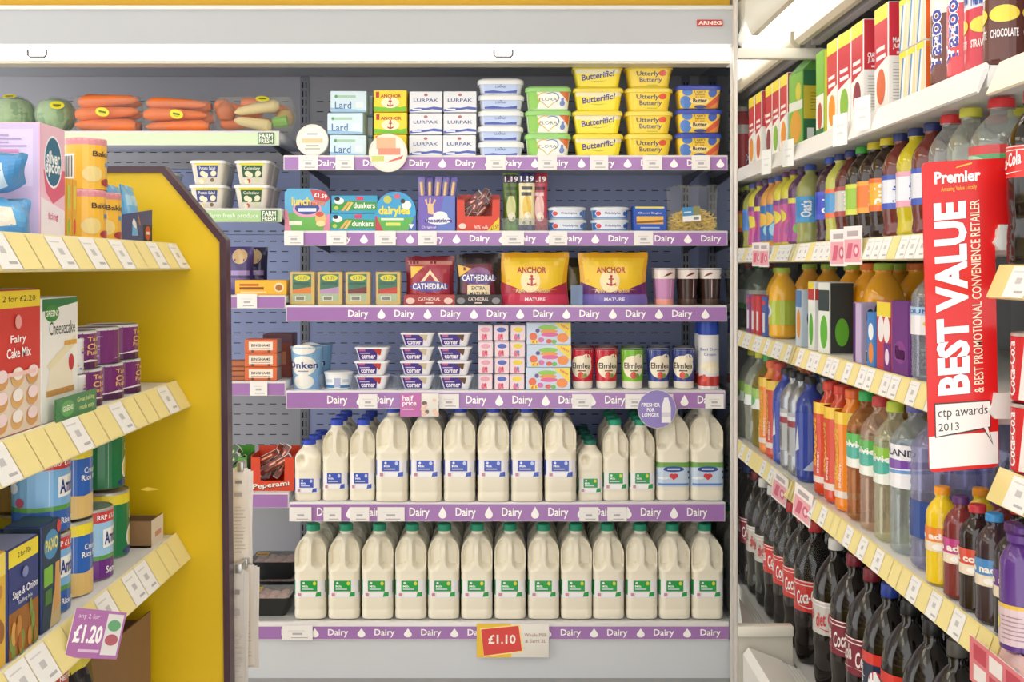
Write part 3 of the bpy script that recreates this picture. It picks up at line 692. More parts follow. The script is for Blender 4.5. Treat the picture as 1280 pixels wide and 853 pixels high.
for row in range(4):
    y = YF + .012 + row * .09
    if row < 3: put(mpb, (X_(385, YF + .03) + .002 * row, y + .04, Z5), 0, 'small blue-capped milk bottle beside the snack sausage box, ' + NR[row], None, 'small blue-capped milk bottles')
    put(mpg, (X_(738, YF + .03) - .002 * row, y + .04, Z5), 0, 'small dark-green-capped milk bottle after the blue-capped row, ' + NR[row], None, 'small green-capped milk bottles')
    if row < 3:
        put(m1b, (X_(419.5, YF + .03), y + .0425, Z5), 0, 'slim blue-capped one-litre milk bottle, left of the two slim files, ' + NR[row], None, 'slim blue-capped milk bottles')
        put(m1b, (X_(453, YF + .03), y + .0425, Z5), 0, 'slim blue-capped one-litre milk bottle, right of the two slim files, ' + NR[row], None, 'slim blue-capped milk bottles')
        put(m1g, (X_(769.5, YF + .03), y + .0425, Z5), 0, 'slim green-capped one-litre milk bottle, left of the two files, ' + NR[row], None, 'slim green-capped milk bottles')
        put(m1g, (X_(802.5, YF + .03), y + .0425, Z5), 0, 'slim green-capped one-litre milk bottle, right of the two files, ' + NR[row], None, 'slim green-capped milk bottles')
mf = milk(.0955, .1, .274, 'e9e9ea', heart_art(), .15, .042, .07, cap_r=.021)
for row in range(2):
    for i, u in enumerate((841, 883.5)):
        put(mf, (X_(u, YF + .03), YF + .012 + .05 + row * .106, Z5), 0, 'white-capped milk bottle with red heart label, %s, %s' % (('nearer the green caps', 'nearer the fridge side')[i], NR[row]), None, 'white-capped filtered milk bottles')

# ---- shelf 1: fats
def stack(proto, u, z, n, dh, dpt, desc, group, y=YF + .02, rows=1, jit=.0015, rz=0.0, ext=''):
    for r in range(rows):
        for i in range(n):
            x = X_(u, y) + R.uniform(-jit, jit)
            put(proto, (x, y + dpt / 2 + r * (dpt + .004) + R.uniform(-jit, jit), z + i * dh), rz + R.uniform(-.02, .02), '%s, %s%s%s' % (desc, tier(i, n), ' of its stack' if n > 1 else '', (', front', ', behind')[r] if rows > 1 else ext), None, group)
o = cylinder_pack('cream_tub', px(20), .045, 'f3f1ec', 'tub', None, rim=True, top='f2f0ea')
obj('lid_print', art(MB(), [('e', 0, .5, .44, .44, 'efece4'), ('e', 0, .5, .4, .4, 'f6f4ee'), ('r', -.33, .42, .33, .56, 'e2cfa2'), ('r', -.2, .3, .2, .36, 'c4c0b4'), ('r', -.16, .66, .16, .74, 'cfd4d8'), ('r', -.24, .2, .24, .26, 'cbc8c0')], px(40), px(40), flat((0, -px(20), .045), (1, 0, 0), (0, 1, 0), (0, 0, 1))), INK, o, smooth=0)
put(o, (X_(390, YF + .02), YF + .07, Z1 + px(20.4)), 0, 'round white cream tub stood on its edge beside the lard', None, None, rx=math.pi / 2)
lard = carton('lard_block', px(46), .065, px(27.2), 'cfe6f2', 'lard', [('r', -.5, 0, .5, 1, 'd7ebf5'), ('p', [(-.5, 0), (.5, 0), (.5, .08), (-.5, .2)], '9cc4e4'), ('t', 'Lard', -.38, .14, .08, .5, '4a78b4', .01), ('r', -.36, .68, .2, .8, 'a9d0b4'), ('e', -.35, .74, .04, .08, '5aa868'), ('r', .2, .2, .42, .5, 'e6f2f8')], right=[('r', -.5, 0, .5, 1, 'c0dceb'), ('r', -.2, .3, .2, .6, 'a8cad8')], r=.005)
for i in range(3): put(lard, (X_((434, 432, 435)[i], YF + .02), YF + .056, Z1 + i * px(27.8)), (.05, -.06, .03)[i], 'pale blue lard block in front pile, ' + tier(i, 3), None, 'lard blocks')
for i in range(3): put(lard, (X_(443, YF + .1), YF + .135, Z1 + i * px(27.6)), .04, 'pale blue lard block in rear pile, ' + tier(i, 3), None, 'lard blocks')
anchor = [(0, .13), (.17, .2), (.17, .3), (.09, .24), (.035, .22), (.035, .5), (.09, .5), (.09, .56), (.035, .56), (.035, .62), (-.035, .62), (-.035, .56), (-.09, .56), (-.09, .5), (-.035, .5), (-.035, .22), (-.09, .24), (-.17, .3), (-.17, .2)]
def anchor_at(cx, cy, k, ky): return [('p', [(cx + u * k, cy + (v - .38) * ky) for u, v in q], 'b8283c') for q in ([(-.035, .2), (.035, .2), (.035, .62), (-.035, .62)], [(-.1, .48), (.1, .48), (.1, .55), (-.1, .55)], [(0, .12), (.16, .2), (.17, .32), (.12, .27), (.0, .2)], [(0, .12), (0, .2), (-.12, .27), (-.17, .32), (-.16, .2)])] + [('e', cx, cy + .3 * ky, .05 * k, .07 * ky, 'b8283c')]
butter = carton('butter_block', px(42), .07, px(27.4), 'f0d030', 'butter', [('r', -.5, 0, .5, 1, 'f6dc3c'), ('p', [(-.5, 0), (.5, 0), (.5, .26), (.3, .2), (.1, .26), (-.2, .2), (-.5, .24)], '7cc430'), ('e', 0, .42, .28, .26, 'fbf3cc'), ('t', 'ANCHOR', -.3, .66, .34, .82, 'b8283c', .03), ('r', -.44, .66, -.34, .94, 'c43a34')] + anchor_at(0, .4, .55, .7), right=[('r', -.5, 0, .5, 1, 'e0c030')], r=.003)
stack(butter, 488, Z1, 3, px(27.9), .07, 'yellow and green butter block with red anchor', 'yellow butter blocks')
lur = carton('butter_pack', px(42), .07, px(27), 'd9dce4', 'butter', [('r', -.5, 0, .5, 1, 'e6e8ee'), ('p', [(-.5, .13), (-.25, .22), (0, .2), (.25, .27), (.5, .22), (.5, .1), (.2, .14), (-.1, .08), (-.5, .02)], '3f55b4'), ('t', 'LURPAK', -.38, .5, .38, .66, '34418c', .015), ('e', 0, .84, .06, .07, 'b06a70'), ('r', -.42, .1, -.14, .16, 'e8ecfa')], right=[('r', -.5, 0, .5, 1, 'c9ccd4')], r=.004, ink=INKG)
stack(lur, 532.5, Z1, 3, px(27.5), .07, 'silver foil butter pack in column beside the yellow butter', 'silver butter packs')
stack(lur, 574.5, Z1, 3, px(27.5), .07, 'silver foil butter pack in column beside the spreadable tubs', 'silver butter packs')
lt = tub('spread_tub', px(59), .085, px(19.6), 'dfe6f6', 'f0f2f2', 'spread', [('r', -.5, 0, .5, 1, 'd5e0f8'), ('r', -.44, .02, .44, .98, 'bed0f4'), ('p', [(-.44, .0), (.44, .0), (.44, .3), (.1, .16), (-.2, .28), (-.44, .18)], '3a52b4'), ('t', 'LURPAK', -.14, .52, .14, .74, '3a4a94', .01), ('e', 0, .86, .02, .08, '3a4a94')], .0155, .93, .02, .005, sw=.9)
stack(lt, 625.5, Z1, 5, px(19.8), .085, 'slim white and blue spreadable butter tub', 'spreadable butter tubs')
fl = tub('spread_tub', px(59), .09, px(29.4), 'eef4e4', '9cd67c', 'spread', [('r', -.5, 0, .5, 1, 'f0f3ea'), ('p', [(-.5, 0), (-.28, 0), (-.2, .5), (-.28, 1), (-.5, 1)], '8ecc50'), ('p', [(.22, 1), (.5, .35), (.5, 1)], 'e0703a'), ('e', -.09, .62, .17, .3, 'e8b83c'), ('e', .09, .62, .17, .3, '6478b8'), ('p', [(-.25, .56), (.25, .56), (0, .04)], 'd2bd58'), ('e', -.085, .62, .145, .25, 'fdfcf4'), ('e', .085, .62, .145, .25, 'fdfcf4'), ('p', [(-.215, .56), (.215, .56), (0, .1)], 'fdfcf4'), ('t', 'FLORA', -.21, .44, .21, .62, '4a5a3c', .0), ('e', .34, .3, .06, .16, '6d83c4'), ('r', .31, .4, .37, .62, '6d83c4')], .0135, .9, .02, .004)
stack(fl, 685, Z1, 3, px(29.6), .09, 'green-lidded sunflower spread tub with heart', 'green-lidded spread tubs')
bt = tub('spread_tub', px(64), .1, px(29), 'f6e02a', 'f2dc4c', 'spread', [('r', -.5, 0, .5, 1, 'f8e42c'), ('p', [(-.5, 1), (-.5, .74), (0, .66), (.5, .74), (.5, 1)], 'f0e8c0'), ('t', 'Butterific!', -.36, .44, .36, .78, '45408a', .03, 8), ('p', [(-.2, .32), (.0, .24), (.22, .34), (.0, .28)], 'a89a40')], .012, .86, .018, .004, sw=1.0)
stack(bt, 748, Z1, 4, px(29.2), .1, 'bright yellow spread tub with dark script, beside green-lidded tubs', 'yellow script spread tubs')
ub = tub('spread_tub', px(61), .1, px(29), 'f2d23a', 'f2dc5c', 'spread', [('r', -.5, 0, .5, 1, 'f4d63c'), ('t', 'Utterly', -.3, .5, .22, .84, '4a4a70', .02), ('t', 'Butterly', -.24, .16, .3, .5, '4a4a70', .02), ('e', .3, .72, .09, .16, 'e0563c'), ('r', -.06, .06, .2, .1, '8ab84a')], .012, .86, .026, .004)
stack(ub, 812, Z1, 4, px(29.2), .1, 'golden spread tub with two-line lettering and red spot', 'golden two-line spread tubs')
ic = tub('spread_tub', px(60), .09, px(30), 'f0c838', '3246a8', 'spread', [('r', -.5, 0, .5, 1, 'f2cc3c'), ('p', [(.1, 0), (.5, .8), (.5, 0)], 'd2583a'), ('p', [(.25, 0), (.5, .4), (.5, 0)], 'e88a3c'), ('e', -.34, .3, .14, .34, '4a7cc8'), ('e', -.28, .84, .12, .2, '4a7cc8'), ('e', .3, .8, .1, .24, '3e5cb4'), ('e', 0, .36, .24, .18, 'f6e094'), ('t', "I can't", -.12, .8, .14, .94, '5a4a30', .005), ('t', 'believe', -.1, .66, .12, .8, '5a4a30', .005), ('t', "it's not", -.1, .52, .12, .65, 'b0442c', .005), ('t', 'Butter', -.16, .28, .18, .5, '3a3040', .03), ('e', .02, .06, .16, .09, '32468c')], .0125, .88, .018, .005)
stack(ic, 875, Z1, 3, px(30.3), .09, 'blue-lidded gold spread tub with red stripe', 'blue-lidded spread tubs', ext='')

# ---- shelf 2: snack cheeses
Y2 = YF + .025
lb = MB(); wl, hl = px(57), px(54)
oct_ = [(-wl / 2, 0), (wl / 2, 0), (wl / 2, hl * .72), (wl * .38, hl * .94), (wl * .12, hl), (-wl * .42, hl), (-wl / 2, hl * .9)]
o = obj('snack_tray', lb.prism_y(oct_, -.014, .014), plain('e6a8c0', .35)); o['category'] = 'snack box'
obj('front_print', art(MB(), [('p', [(u / wl, v / hl) for u, v in oct_], '58b0dc'), ('p', [(-.5, 0), (.5, 0), (.5, .3), (0, .5), (-.5, .4)], '6cb456'), ('p', [(-.5, 0), (-.35, 0), (-.44, .5), (-.5, .5)], 'e08aa4'), ('p', [(.5, 0), (.35, 0), (.44, .4), (.5, .4)], 'e08aa4'), ('e', 0, .52, .32, .2, 'e4a0b8'), ('e', 0, .54, .27, .15, '2c4a9c'), ('t', 'lunch', -.34, .6, .08, .8, 'f0d848', .03), ('t', 'ables', .1, .6, .4, .78, 'e07a3c', .03), ('r', -.2, .46, .2, .54, 'dfe6f6'), ('p', [(.06, .98), (.16, .74), (.42, .68), (.5, .76), (.38, .94)], 'c83a44'), ('t', '£1.59', .16, .78, .44, .88, 'ffffff', .02, -10), ('e', .3, .3, .12, .16, 'e8b878'), ('e', .28, .4, .09, .06, 'd05848'), ('e', .3, .18, .1, .07, 'f2dca0'), ('r', -.4, .14, -.12, .24, 'e6ecd8')], wl, hl, front(-.014)), INKG, o, smooth=0)
put(o, (X_(384, Y2), Y2 + .014, Z2), 0, 'pink and blue snack lunch tray at shelf start, red price flash', 'snack box')
dk = carton('cheese_snack_box', px(58), .05, px(22.5), '3c9cc8', 'snack box', [('r', -.5, 0, .5, 1, '3fa4cc'), ('p', [(-.5, .15), (.5, .15), (.5, .62), (-.1, .72), (-.5, .5)], '4a9c48'), ('t', 'dunkers', -.02, .26, .46, .6, 'f2f6ee', .025), ('p', [(-.3, .1), (-.24, .1), (-.08, .62), (-.14, .66)], 'e0b060'), ('p', [(-.2, .1), (-.14, .1), (-.02, .6), (-.07, .64)], 'e8c880'), ('e', -.34, .7, .11, .2, 'f0f0f0'), ('e', -.38, .82, .06, .12, '28282c'), ('r', .04, .74, .2, .96, 'd8486c'), ('e', -.4, .28, .05, .12, 'b8d060')])
for i in range(2): put(dk, (X_((441, 443)[i], Y2), Y2 + .025, Z2 + i * px(22.8)), 0, 'blue and green cheese dipper box, ' + ('lower', 'upper')[i] + ' of the pair', None, 'cheese dipper boxes')
wd, hd = px(51), px(50)
dome = [(-wd / 2, 0), (wd / 2, 0), (wd / 2, hd * .5)] + [(wd / 2 * math.cos(a), hd * .5 + hd * .5 * math.sin(a)) for a in [math.radians(12 * i) for i in range(1, 15)]] + [(-wd / 2, hd * .5)]
o = obj('cheese_spread_box', MB().prism_y(dome, -.016, .016), plain('3c78c0', .35)); o['category'] = 'snack box'
obj('front_print', art(MB(), [('p', [(u / wd, v / hd) for u, v in dome], '2e9fd8'), ('p', [(-.5, 0), (-.2, 0), (-.46, .38), (-.5, .38)], 'c23a48'), ('p', [(.5, 0), (.18, 0), (.46, .4), (.5, .4)], '4068b8'), ('p', [(-.3, .02), (.3, .02), (.46, .34), (-.46, .34)], '55b048'), ('t', 'dairylea', -.42, .36, .36, .64, 'f4e23a', .035), ('r', -.36, .28, .2, .33, 'eaf0d8'), ('e', .27, .66, .12, .11, 'f4f4f2'), ('e', .18, .76, .06, .06, '2a2a2e'), ('e', -.2, .8, .1, .1, 'c8c858'), ('e', .04, .88, .08, .06, 'd85870'), ('r', -.24, .14, .12, .22, 'd9e06a'), ('p', [(.32, .18), (.46, .18), (.39, .06)], 'e8eef8')], wd, hd, front(-.016)), INKG, o, smooth=0)
put(o, (X_(494.5, Y2), Y2 + .016, Z2), 0, 'dome-topped blue and green cheese triangle box', 'snack box')
o = carton('cheese_stick_box', px(47), .06, px(45), '6658b4', 'snack box', [('r', -.5, 0, .5, 1, '7a68c0'), ('p', [(0, 0), (.5, 0), (.5, 1), (.2, 1)], '6a80cc'), ('e', .05, .3, .34, .12, 'f2f2f8'), ('e', .1, .42, .2, .14, 'f2f2f8'), ('t', 'cheestrings', -.34, .2, .42, .36, '3a3484', .03), ('p', [(-.24, .5), (-.08, .46), (-.1, .78), (-.26, .78)], 'f0c890'), ('p', [(-.3, .76), (-.26, .76), (-.28, .94), (-.33, .9)], 'f0c890'), ('p', [(-.22, .76), (-.17, .76), (-.16, .94), (-.2, .95)], 'f0c890'), ('p', [(-.13, .74), (-.09, .74), (-.02, .88), (-.06, .92)], 'f0c890'), ('t', 'Original', -.42, .05, -.02, .14, 'e6e2f6', .01)])
for i in range(5):
    s_ = obj('cheese_stick_packet', MB().box(-.01, .01, -.006, .006, 0, .062, .003), plain(('8a7ac4', '5a4aa0', '8a7ac4', '7468b8', '6a5cb0')[i], .3, coat=.3), o, (-.043 + i * .0215, -.012, .098)); s_.rotation_euler = (0, (-.05, .02, .08, .1, .14)[i], 0)
    obj('cheese_stick', MB().tube([(0, -.0072, .004), (0, -.0074, .045)], .0045, 8), plain('f0cc90', .5), s_)
put(o, (X_(546, Y2), Y2 + .03, Z2), 0, 'purple cheese string box with wrapped sticks standing in it', 'snack box')
def stick_box(name, w, h, d, col, specs, sticks, seed, cutw=.62, cuth=.45):
    """open display case with a notched front and wrapped sticks"""
    r = random.Random(seed); mb = MB(); c = cutw * w / 2; z = h * (1 - cuth)
    mb.prism_y([(-w / 2, 0), (w / 2, 0), (w / 2, h), (c, h), (c * .95, z), (-c * .95, z), (-c, h), (-w / 2, h)], -d / 2, -d / 2 + .002)
    mb.box(-w / 2, -w / 2 + .002, -d / 2 + .002, d / 2, 0, h * 1.05); mb.box(w / 2 - .002, w / 2, -d / 2 + .002, d / 2, 0, h * 1.05); mb.box(-w / 2, w / 2, d / 2 - .002, d / 2, 0, h * 1.2); mb.box(-w / 2, w / 2, -d / 2 + .002, d / 2, 0, .002)
    o = obj(name, mb, plain(col, .4)); o['category'] = 'snack box'
    obj('front_print', art(MB(), specs, w - .003, h, front(-d / 2)), INK, o, smooth=0)
    sm = MB().box(-.009, .009, -.004, .004, -.04, .04, .003)
    art(sm, [('r', -.5, 0, .5, 1, sticks[0]), ('r', -.3, .25, .3, .8, sticks[1]), ('r', -.1, .3, .12, .75, sticks[2])], .016, .076, front(-.004, -.038))
    me = sm.mesh('wrapped_stick', INKG)
    for i in range(16):
        s_ = obj('wrapped_stick', me, None, o, ((r.uniform(-.5, .5)) * (w - .075), r.uniform(-.4, .4) * (d - .03), h * .5 + (i // 6) * .016 + .012)); s_.rotation_euler = (r.uniform(-.5, .2), r.uniform(.3, 1.1), r.uniform(-.4, .4))
    return o
o = stick_box('snack_case', px(54), px(40), .07, 'd8432c', [('t', '90% milk', -.1, .06, .24, .18, 'fbe8e0', .01), ('p', [(.2, 0), (.5, 0), (.5, .44)], 'f0d030'), ('t', '£1.59', .3, .06, .48, .2, '3a3020', .01, 18), ('e', -.38, .16, .09, .09, 'e8d8d0')], ('5a2a2c', 'b44a44', 'e6d2cc'), 11, .66, .52)
put(o, (X_(598, Y2), Y2 + .035, Z2), 0, 'red display case of wrapped chocolate sticks with yellow price corner', 'snack box')
for i, (u, c1, c2, c3) in enumerate(((639, '6aa22c', '5a7a24', 'd6d89a'), (657, '2c2c60', 'f0e4b4', 'e8c860'), (674.5, 'a82c44', 'c84a5c', 'f0c8c4'))):
    o = pouch('cheese_snack_pouch', px(21), px(74), .022, c1, 'snack pouch', [('r', -.5, 0, .5, 1, c1), ('r', -.5, .1, .5, .82, c2), ('e', 0, .4, .3, .22, c3), ('e', .04, .24, .24, .08, 'f2ead8'), ('r', -.5, .82, .5, .97, ('4c2c50', '2c2c60', 'a82c44')[i]), ('t', '1.19', -.4, .84, .42, .94, 'ffffff', .04), ('r', -.34, .7, .34, .76, ('3c4c20', '4a4a50', '5c2030')[i]), ('r', -.36, .6, .28, .66, ('3c4c20', '4a4a50', 'f0d0d0')[i])], power=4)
    put(o, (X_(u, Y2) + (0, .004, 0)[i], Y2 + .016 + (.012, 0, .012)[i], Z2 + .002), 0, 'tall %s snack pouch standing in a clear holder' % ('green', 'navy and cream', 'red')[i], 'snack pouch')
o = obj('pouch_holder', MB().box(-px(29), px(29), -.002, 0, 0, px(16), .001).box(-px(29), px(29), 0, .05, 0, .0015), clear('eef2f6', .08, .4)); put(o, (X_(656, Y2), Y2 - .006, Z2 + .0003), 0, 'clear plastic holder at the feet of three tall pouches', 'holder')
ph = tub('cheese_tub', px(49), .075, px(15.4), 'dfe6f0', 'dfe4ea', 'cheese tub', [('r', -.5, 0, .5, 1, 'e4eaf4'), ('p', [(-.5, 0), (-.3, 0), (-.4, .5), (-.3, 1), (-.5, 1)], '3a80c8'), ('p', [(.5, 0), (.38, 0), (.42, .5), (.38, 1), (.5, 1)], '3a80c8'), ('e', -.3, .5, .07, .24, 'd84848'), ('t', 'Philadelphia', -.14, .36, .24, .66, '3a4a8c', .01), ('e', .36, .5, .05, .24, '4a70b8'), ('r', -.5, 0, .5, .16, '6a96d0')], .007, .95, .034, .003, sw=1.15)
for i, u in enumerate((709, 763)): stack(ph, u, Z2, 2, px(15.7), .075, 'oval soft cheese tub in %s pile' % ('left', 'right')[i], 'soft cheese tubs', y=Y2)
o = carton('cheese_slice_box', px(42), .045, px(32), '2450b0', 'cheese box', [('r', -.5, 0, .5, 1, '2a58b8'), ('r', -.45, .9, .45, .98, 'e8d848'), ('r', -.42, .26, .42, .58, 'e8b85c'), ('p', [(-.42, .36), (.42, .44), (.42, .34), (-.42, .28)], '8c5c2c'), ('t', 'Cheese Singles', -.36, .66, .36, .76, 'e8ecfa', .01), ('r', -.3, .08, .3, .14, 'a8bce8')], right=[('r', -.5, 0, .5, 1, '1c3c8c')])
put(o, (X_(812, Y2), Y2 + .023, Z2), .06, 'dark blue cheese slice box leaning beside the grated cheese bag', 'cheese box', rx=-.05)
o = pouch('grated_cheese_bag', px(66), px(58), .06, 'e8e8e8', 'cheese bag', None, film=clear('fbfbf8', .02, .3, .12), zig=.004)
r = random.Random(5); mb = MB()
for i in range(420):
    a = r.uniform(-.88, .88); b = r.uniform(.02, .5) * (1 - .5 * a * a); y = r.uniform(-.6, .6) * .026 * (1 - abs(a) ** 3)
    p = Vector((a * px(31), y, b * px(58))); d = Vector((r.uniform(-1, 1), r.uniform(-.3, .3), r.uniform(-.5, .5))).normalized() * .011
    mb.tube([p - d, p + d], .0014, 4)
s_ = obj('cheese_shreds', mb, plain('f6d878', .5), o); s_['kind'] = 'stuff'
obj('label_sticker', art(MB().box(-.026, .026, -.0008, 0, 0, .042), [('r', -.5, .4, .1, 1, '3f8cc4'), ('r', .1, .4, .5, 1, '8a8a5c'), ('r', -.5, 0, .5, .38, 'f2f2f0'), ('r', .1, .1, .4, .28, '8a8a8a'), ('r', -.4, .6, 0, .7, 'd6e6f2')], .052, .042, front(-.0008)), INK, o, (-.006, -.034, .028)).rotation_euler = (0, -.08, 0)
put(o, (X_(868, Y2), Y2 + .04, Z2 + .001), 0, 'clear bag of grated yellow cheese with blue label', 'cheese bag')

# ---- shelf 3
Y3 = YF + .02
def wedge_art(c): return [('r', -.5, 0, .5, 1, 'e9c878'), ('r', -.42, .1, .38, .96, '2f7f6c'), ('r', -.42, .1, .38, .4, 'b9cfae'), ('p', [(-.42, .34), (.38, .34), (.38, .56), (-.42, .46)], c), ('e', 0, .84, .34, .1, 'f2ea3c'), ('t', '£1.75', -.2, .79, .2, .89, '4a5a30', .01), ('r', -.3, .12, .12, .27, 'f2f2f0'), ('r', -.26, .14, .08, .25, '8d8d8d'), ('r', -.36, .62, .3, .7, '1f5f56')]
for i, (u, c, n_) in enumerate(((377.5, 'ee8f3c', 'orange'), (412, 'c8a0d4', 'lilac'), (447, '7c2c34', 'maroon'), (485, 'd83c38', 'red'))):
    o = carton('cheese_block', px(31), .03, px(41), 'ecc670', 'cheese', wedge_art(c), r=.003)
    obj('wrapper', MB().box(-px(16.6), px(16.6), -.018, .018, 0, px(43), .002), clear('f0f0ea', .06, .35, .1), o, (0, 0, -.0))
    o.data.transform(Matrix.Translation((0, 0, .0015)))
    put(o, (X_(u, Y3), Y3 + .02, Z3 + .0005), 0, 'wrapped cheese block with %s banded label' % n_, 'cheese')
def cath(col, u, label, specs, tray, w, h, trim):
    o = pouch('cheese_pack', px(w), px(h), .05, col, 'cheese', specs, zig=.003)
    tb = MB().box(-px(w) / 2 - .001, px(w) / 2 + .001, -.03, -.028, 0, px(13)).box(-px(w) / 2 - .001, px(w) / 2 + .001, -.028, .03, 0, .0012)
    tr_ = obj('tray', tb, plain(tray, .45), o)
    obj('tray_print', art(MB(), [('t', 'CATHEDRAL', -.22, .4, .22, .72, 'f2dcd4', .01), ('e', -.38, .4, .09, .3, trim), ('e', .38, .4, .09, .3, trim), ('r', -.08, .14, .08, .26, 'e8ccc4')], px(w), px(13), front(-.03)), INK, tr_, smooth=0)
    put(o, (X_(u, Y3), Y3 + .034, Z3 + .0005), 0, label, 'cheese')
cath('7c1c2c', 536.5, 'maroon cheese pack with pale arch in a red tray', [('r', -.5, 0, .5, 1, '7c1c2c'), ('r', -.42, .08, .42, .84, 'a52a40'), ('r', -.46, .84, .46, .92, 'c8867c'), ('p', [(-.4, .8), (-.4, .55), (-.12, .8)], 'f0c83c'), ('p', [(-.24, .42), (-.16, .42), (.02, .66), (.02, .74)], 'f0d8b4'), ('p', [(.26, .42), (.18, .42), (.0, .66), (.0, .74)], 'f0d8b4'), ('e', 0, .38, .42, .11, '5a58a4'), ('t', 'CATHEDRAL', -.36, .32, .38, .45, 'f4f0f4', .02)], 'a83a3c', 63, 61, 'e8c8bc')
cath('2a1a22', 598, 'black and maroon mature cheese pack in a dark tray', [('r', -.5, 0, .5, 1, '241a1e'), ('p', [(-.4, .1), (.4, .1), (.3, .82), (-.34, .8)], '6a2034'), ('p', [(-.48, .8), (-.46, .55), (-.16, .72)], 'e8b83c'), ('e', 0, .55, .3, .2, '8a5a8c'), ('e', 0, .52, .42, .1, '4c4a90'), ('t', 'CATHEDRAL', -.38, .47, .38, .6, 'f4f0f4', .02), ('r', -.26, .14, .26, .4, 'e8d8b4'), ('t', 'EXTRA', -.16, .29, .16, .37, '4a3a30', .01), ('t', 'MATURE', -.2, .18, .2, .26, '4a3a30', .01)], '2c2a2e', 58, 64, '8c8a90')
def anch(u, label, c, c2):
    sp_ = [('r', -.5, 0, .5, 1, 'e8ac20'), ('p', [(-.42, .3), (.42, .3), (.46, .9), (-.46, .9)], 'f2c92c'), ('p', [(-.5, .1), (.5, .1), (.5, .42), (.2, .3), (-.2, .3), (-.5, .42)][:2] + [(.5, .3), (.0, .27), (-.5, .3)], c), ('p', [(.5, .28), (.5, .44), (.22, .3)], c), ('p', [(-.5, .28), (-.5, .44), (-.22, .3)], c), ('e', -.06, .46, .15, .22, 'f6e6b4'), ('t', 'ANCHOR', -.26, .61, .18, .73, 'b03038', .03)] + anchor_at(-.04, .45, .42, .34) + [('t', 'Aged to Perfection', -.28, .22, .24, .31, 'f4dca0', .01), ('p', [(-.5, 0), (.5, 0), (.5, .2), (-.5, .2)], c2), ('t', 'MATURE', -.14, .08, .16, .14, 'f6ecf0', .02)]
    o = pouch('cheese_pouch', px(89), px(66), .06, 'e0a820', 'cheese', sp_, zig=.0025)
    put(o, (X_(u, Y3), Y3 + .036, Z3 + .0005), 0, label, 'cheese')
anch(668, 'yellow cheese pouch with red anchor and crimson base', 'b02c40', 'cc3858')
anch(767.5, 'yellow cheese pouch with red anchor and purple base', '6a2c6c', '7868b4')
o = pouch('cheese_pack', px(40), px(60), .04, '2a221c', 'cheese', [('r', -.5, 0, .5, 1, '2c241c'), ('r', -.4, .3, .4, .8, '6a5a30')]); put(o, (X_(722, Y3 + .08), Y3 + .1, Z3), .3, 'dark cheese pack hidden between the two yellow pouches', 'cheese')
o = obj('shelf_divider', MB().box(-px(7.5), px(7.5), -.001, .001, 0, px(25)).box(-.001, .001, .001, .06, 0, px(25)), clear('b8d0f0', .3, .5)); put(o, (X_(721, Y3), Y3 + .004, Z3 + .0003), 0, 'clear plastic divider between the two yellow cheese pouches', 'divider')
def shake(c, c2): 
    o = cylinder_pack('milkshake_cup', px(13.8), px(46), c, 'drink cup', [('r', -.5, 0, .5, .16, c2), ('r', -.5, .72, .5, .96, 'ece2da'), ('p', [(-.1, .78), (-.04, .8), (.06, .88), (.0, .9), (-.06, .84)], '7a2c34'), ('p', [(.16, .78), (.22, .8), (.32, .88), (.26, .9), (.2, .84)], '7a2c34'), ('r', .02, .2, .03, .7, 'e6c8d4')], top='e6e2e2', taper=.8, rough=.25)
    return o
pk = shake('c48ab8', 'eca090'); bk = shake('3e2a24', '4e382c')
for i, (p_, u, y) in enumerate(((pk, 833, 0), (pk, 830, .085), (bk, 862, .01), (bk, 891, .01), (bk, 860, .085), (bk, 885, .085))):
    put(p_, (X_(u, Y3 + y), Y3 + y + .037, Z3), (.4, 0, .3, -.2, 0, 0)[i], '%s milkshake cup at the shelf end, %s' % (('pink', 'pink', 'brown', 'brown', 'brown', 'brown')[i], ('front', 'behind the front one', 'left front', 'right front', 'left rear', 'right rear')[i]), 'drink cup', 'milkshake cups')

# ---- shelf 4
Y4 = YF + .02
onk = cylinder_pack('yogurt_pot', px(20.5), px(53), '7fb0dc', 'yogurt', [('r', -.5, 0, .5, 1, '86b6e0'), ('e', 0, .18, .13, .17, 'f2f0ea'), ('e', 0, .56, .15, .24, 'f2f0ea'), ('e', 0, .95, .13, .12, 'f2f0ea'), ('t', 'Onken', -.19, .5, .17, .66, '2c3c84', .025), ('r', -.06, .42, .06, .45, '8c94b4')], taper=.8, top='a8c4e0', n=28)
put(onk, (X_(380, Y4), Y4 + .046, Z4), -.1, 'large blue yogurt pot with white circles, front one', 'yogurt', 'large blue yogurt pots')
put(onk, (X_(392, Y4 + .09), Y4 + .142, Z4), -.3, 'large blue yogurt pot with white circles, rear one', 'yogurt', 'large blue yogurt pots')
cot = tub('cottage_cheese_tub', px(37), .08, px(22), 'eef0f0', 'e6e8e8', 'cheese tub', [('r', -.5, 0, .5, 1, 'f2f3f3'), ('r', -.5, .06, -.08, .24, '3a80b8'), ('r', .1, .06, .5, .24, '3a80b8'), ('r', -.08, .1, .12, .7, 'b4bce0'), ('r', -.4, .4, -.14, .62, 'ccd6de'), ('r', .18, .4, .4, .62, 'ccd6de')], .004, .88, .04, .002, sw=1.2)
put(cot, (X_(420.5, Y4), Y4 + .04, Z4), 0, 'low white cottage cheese tub with blue dashes', 'cheese tub')
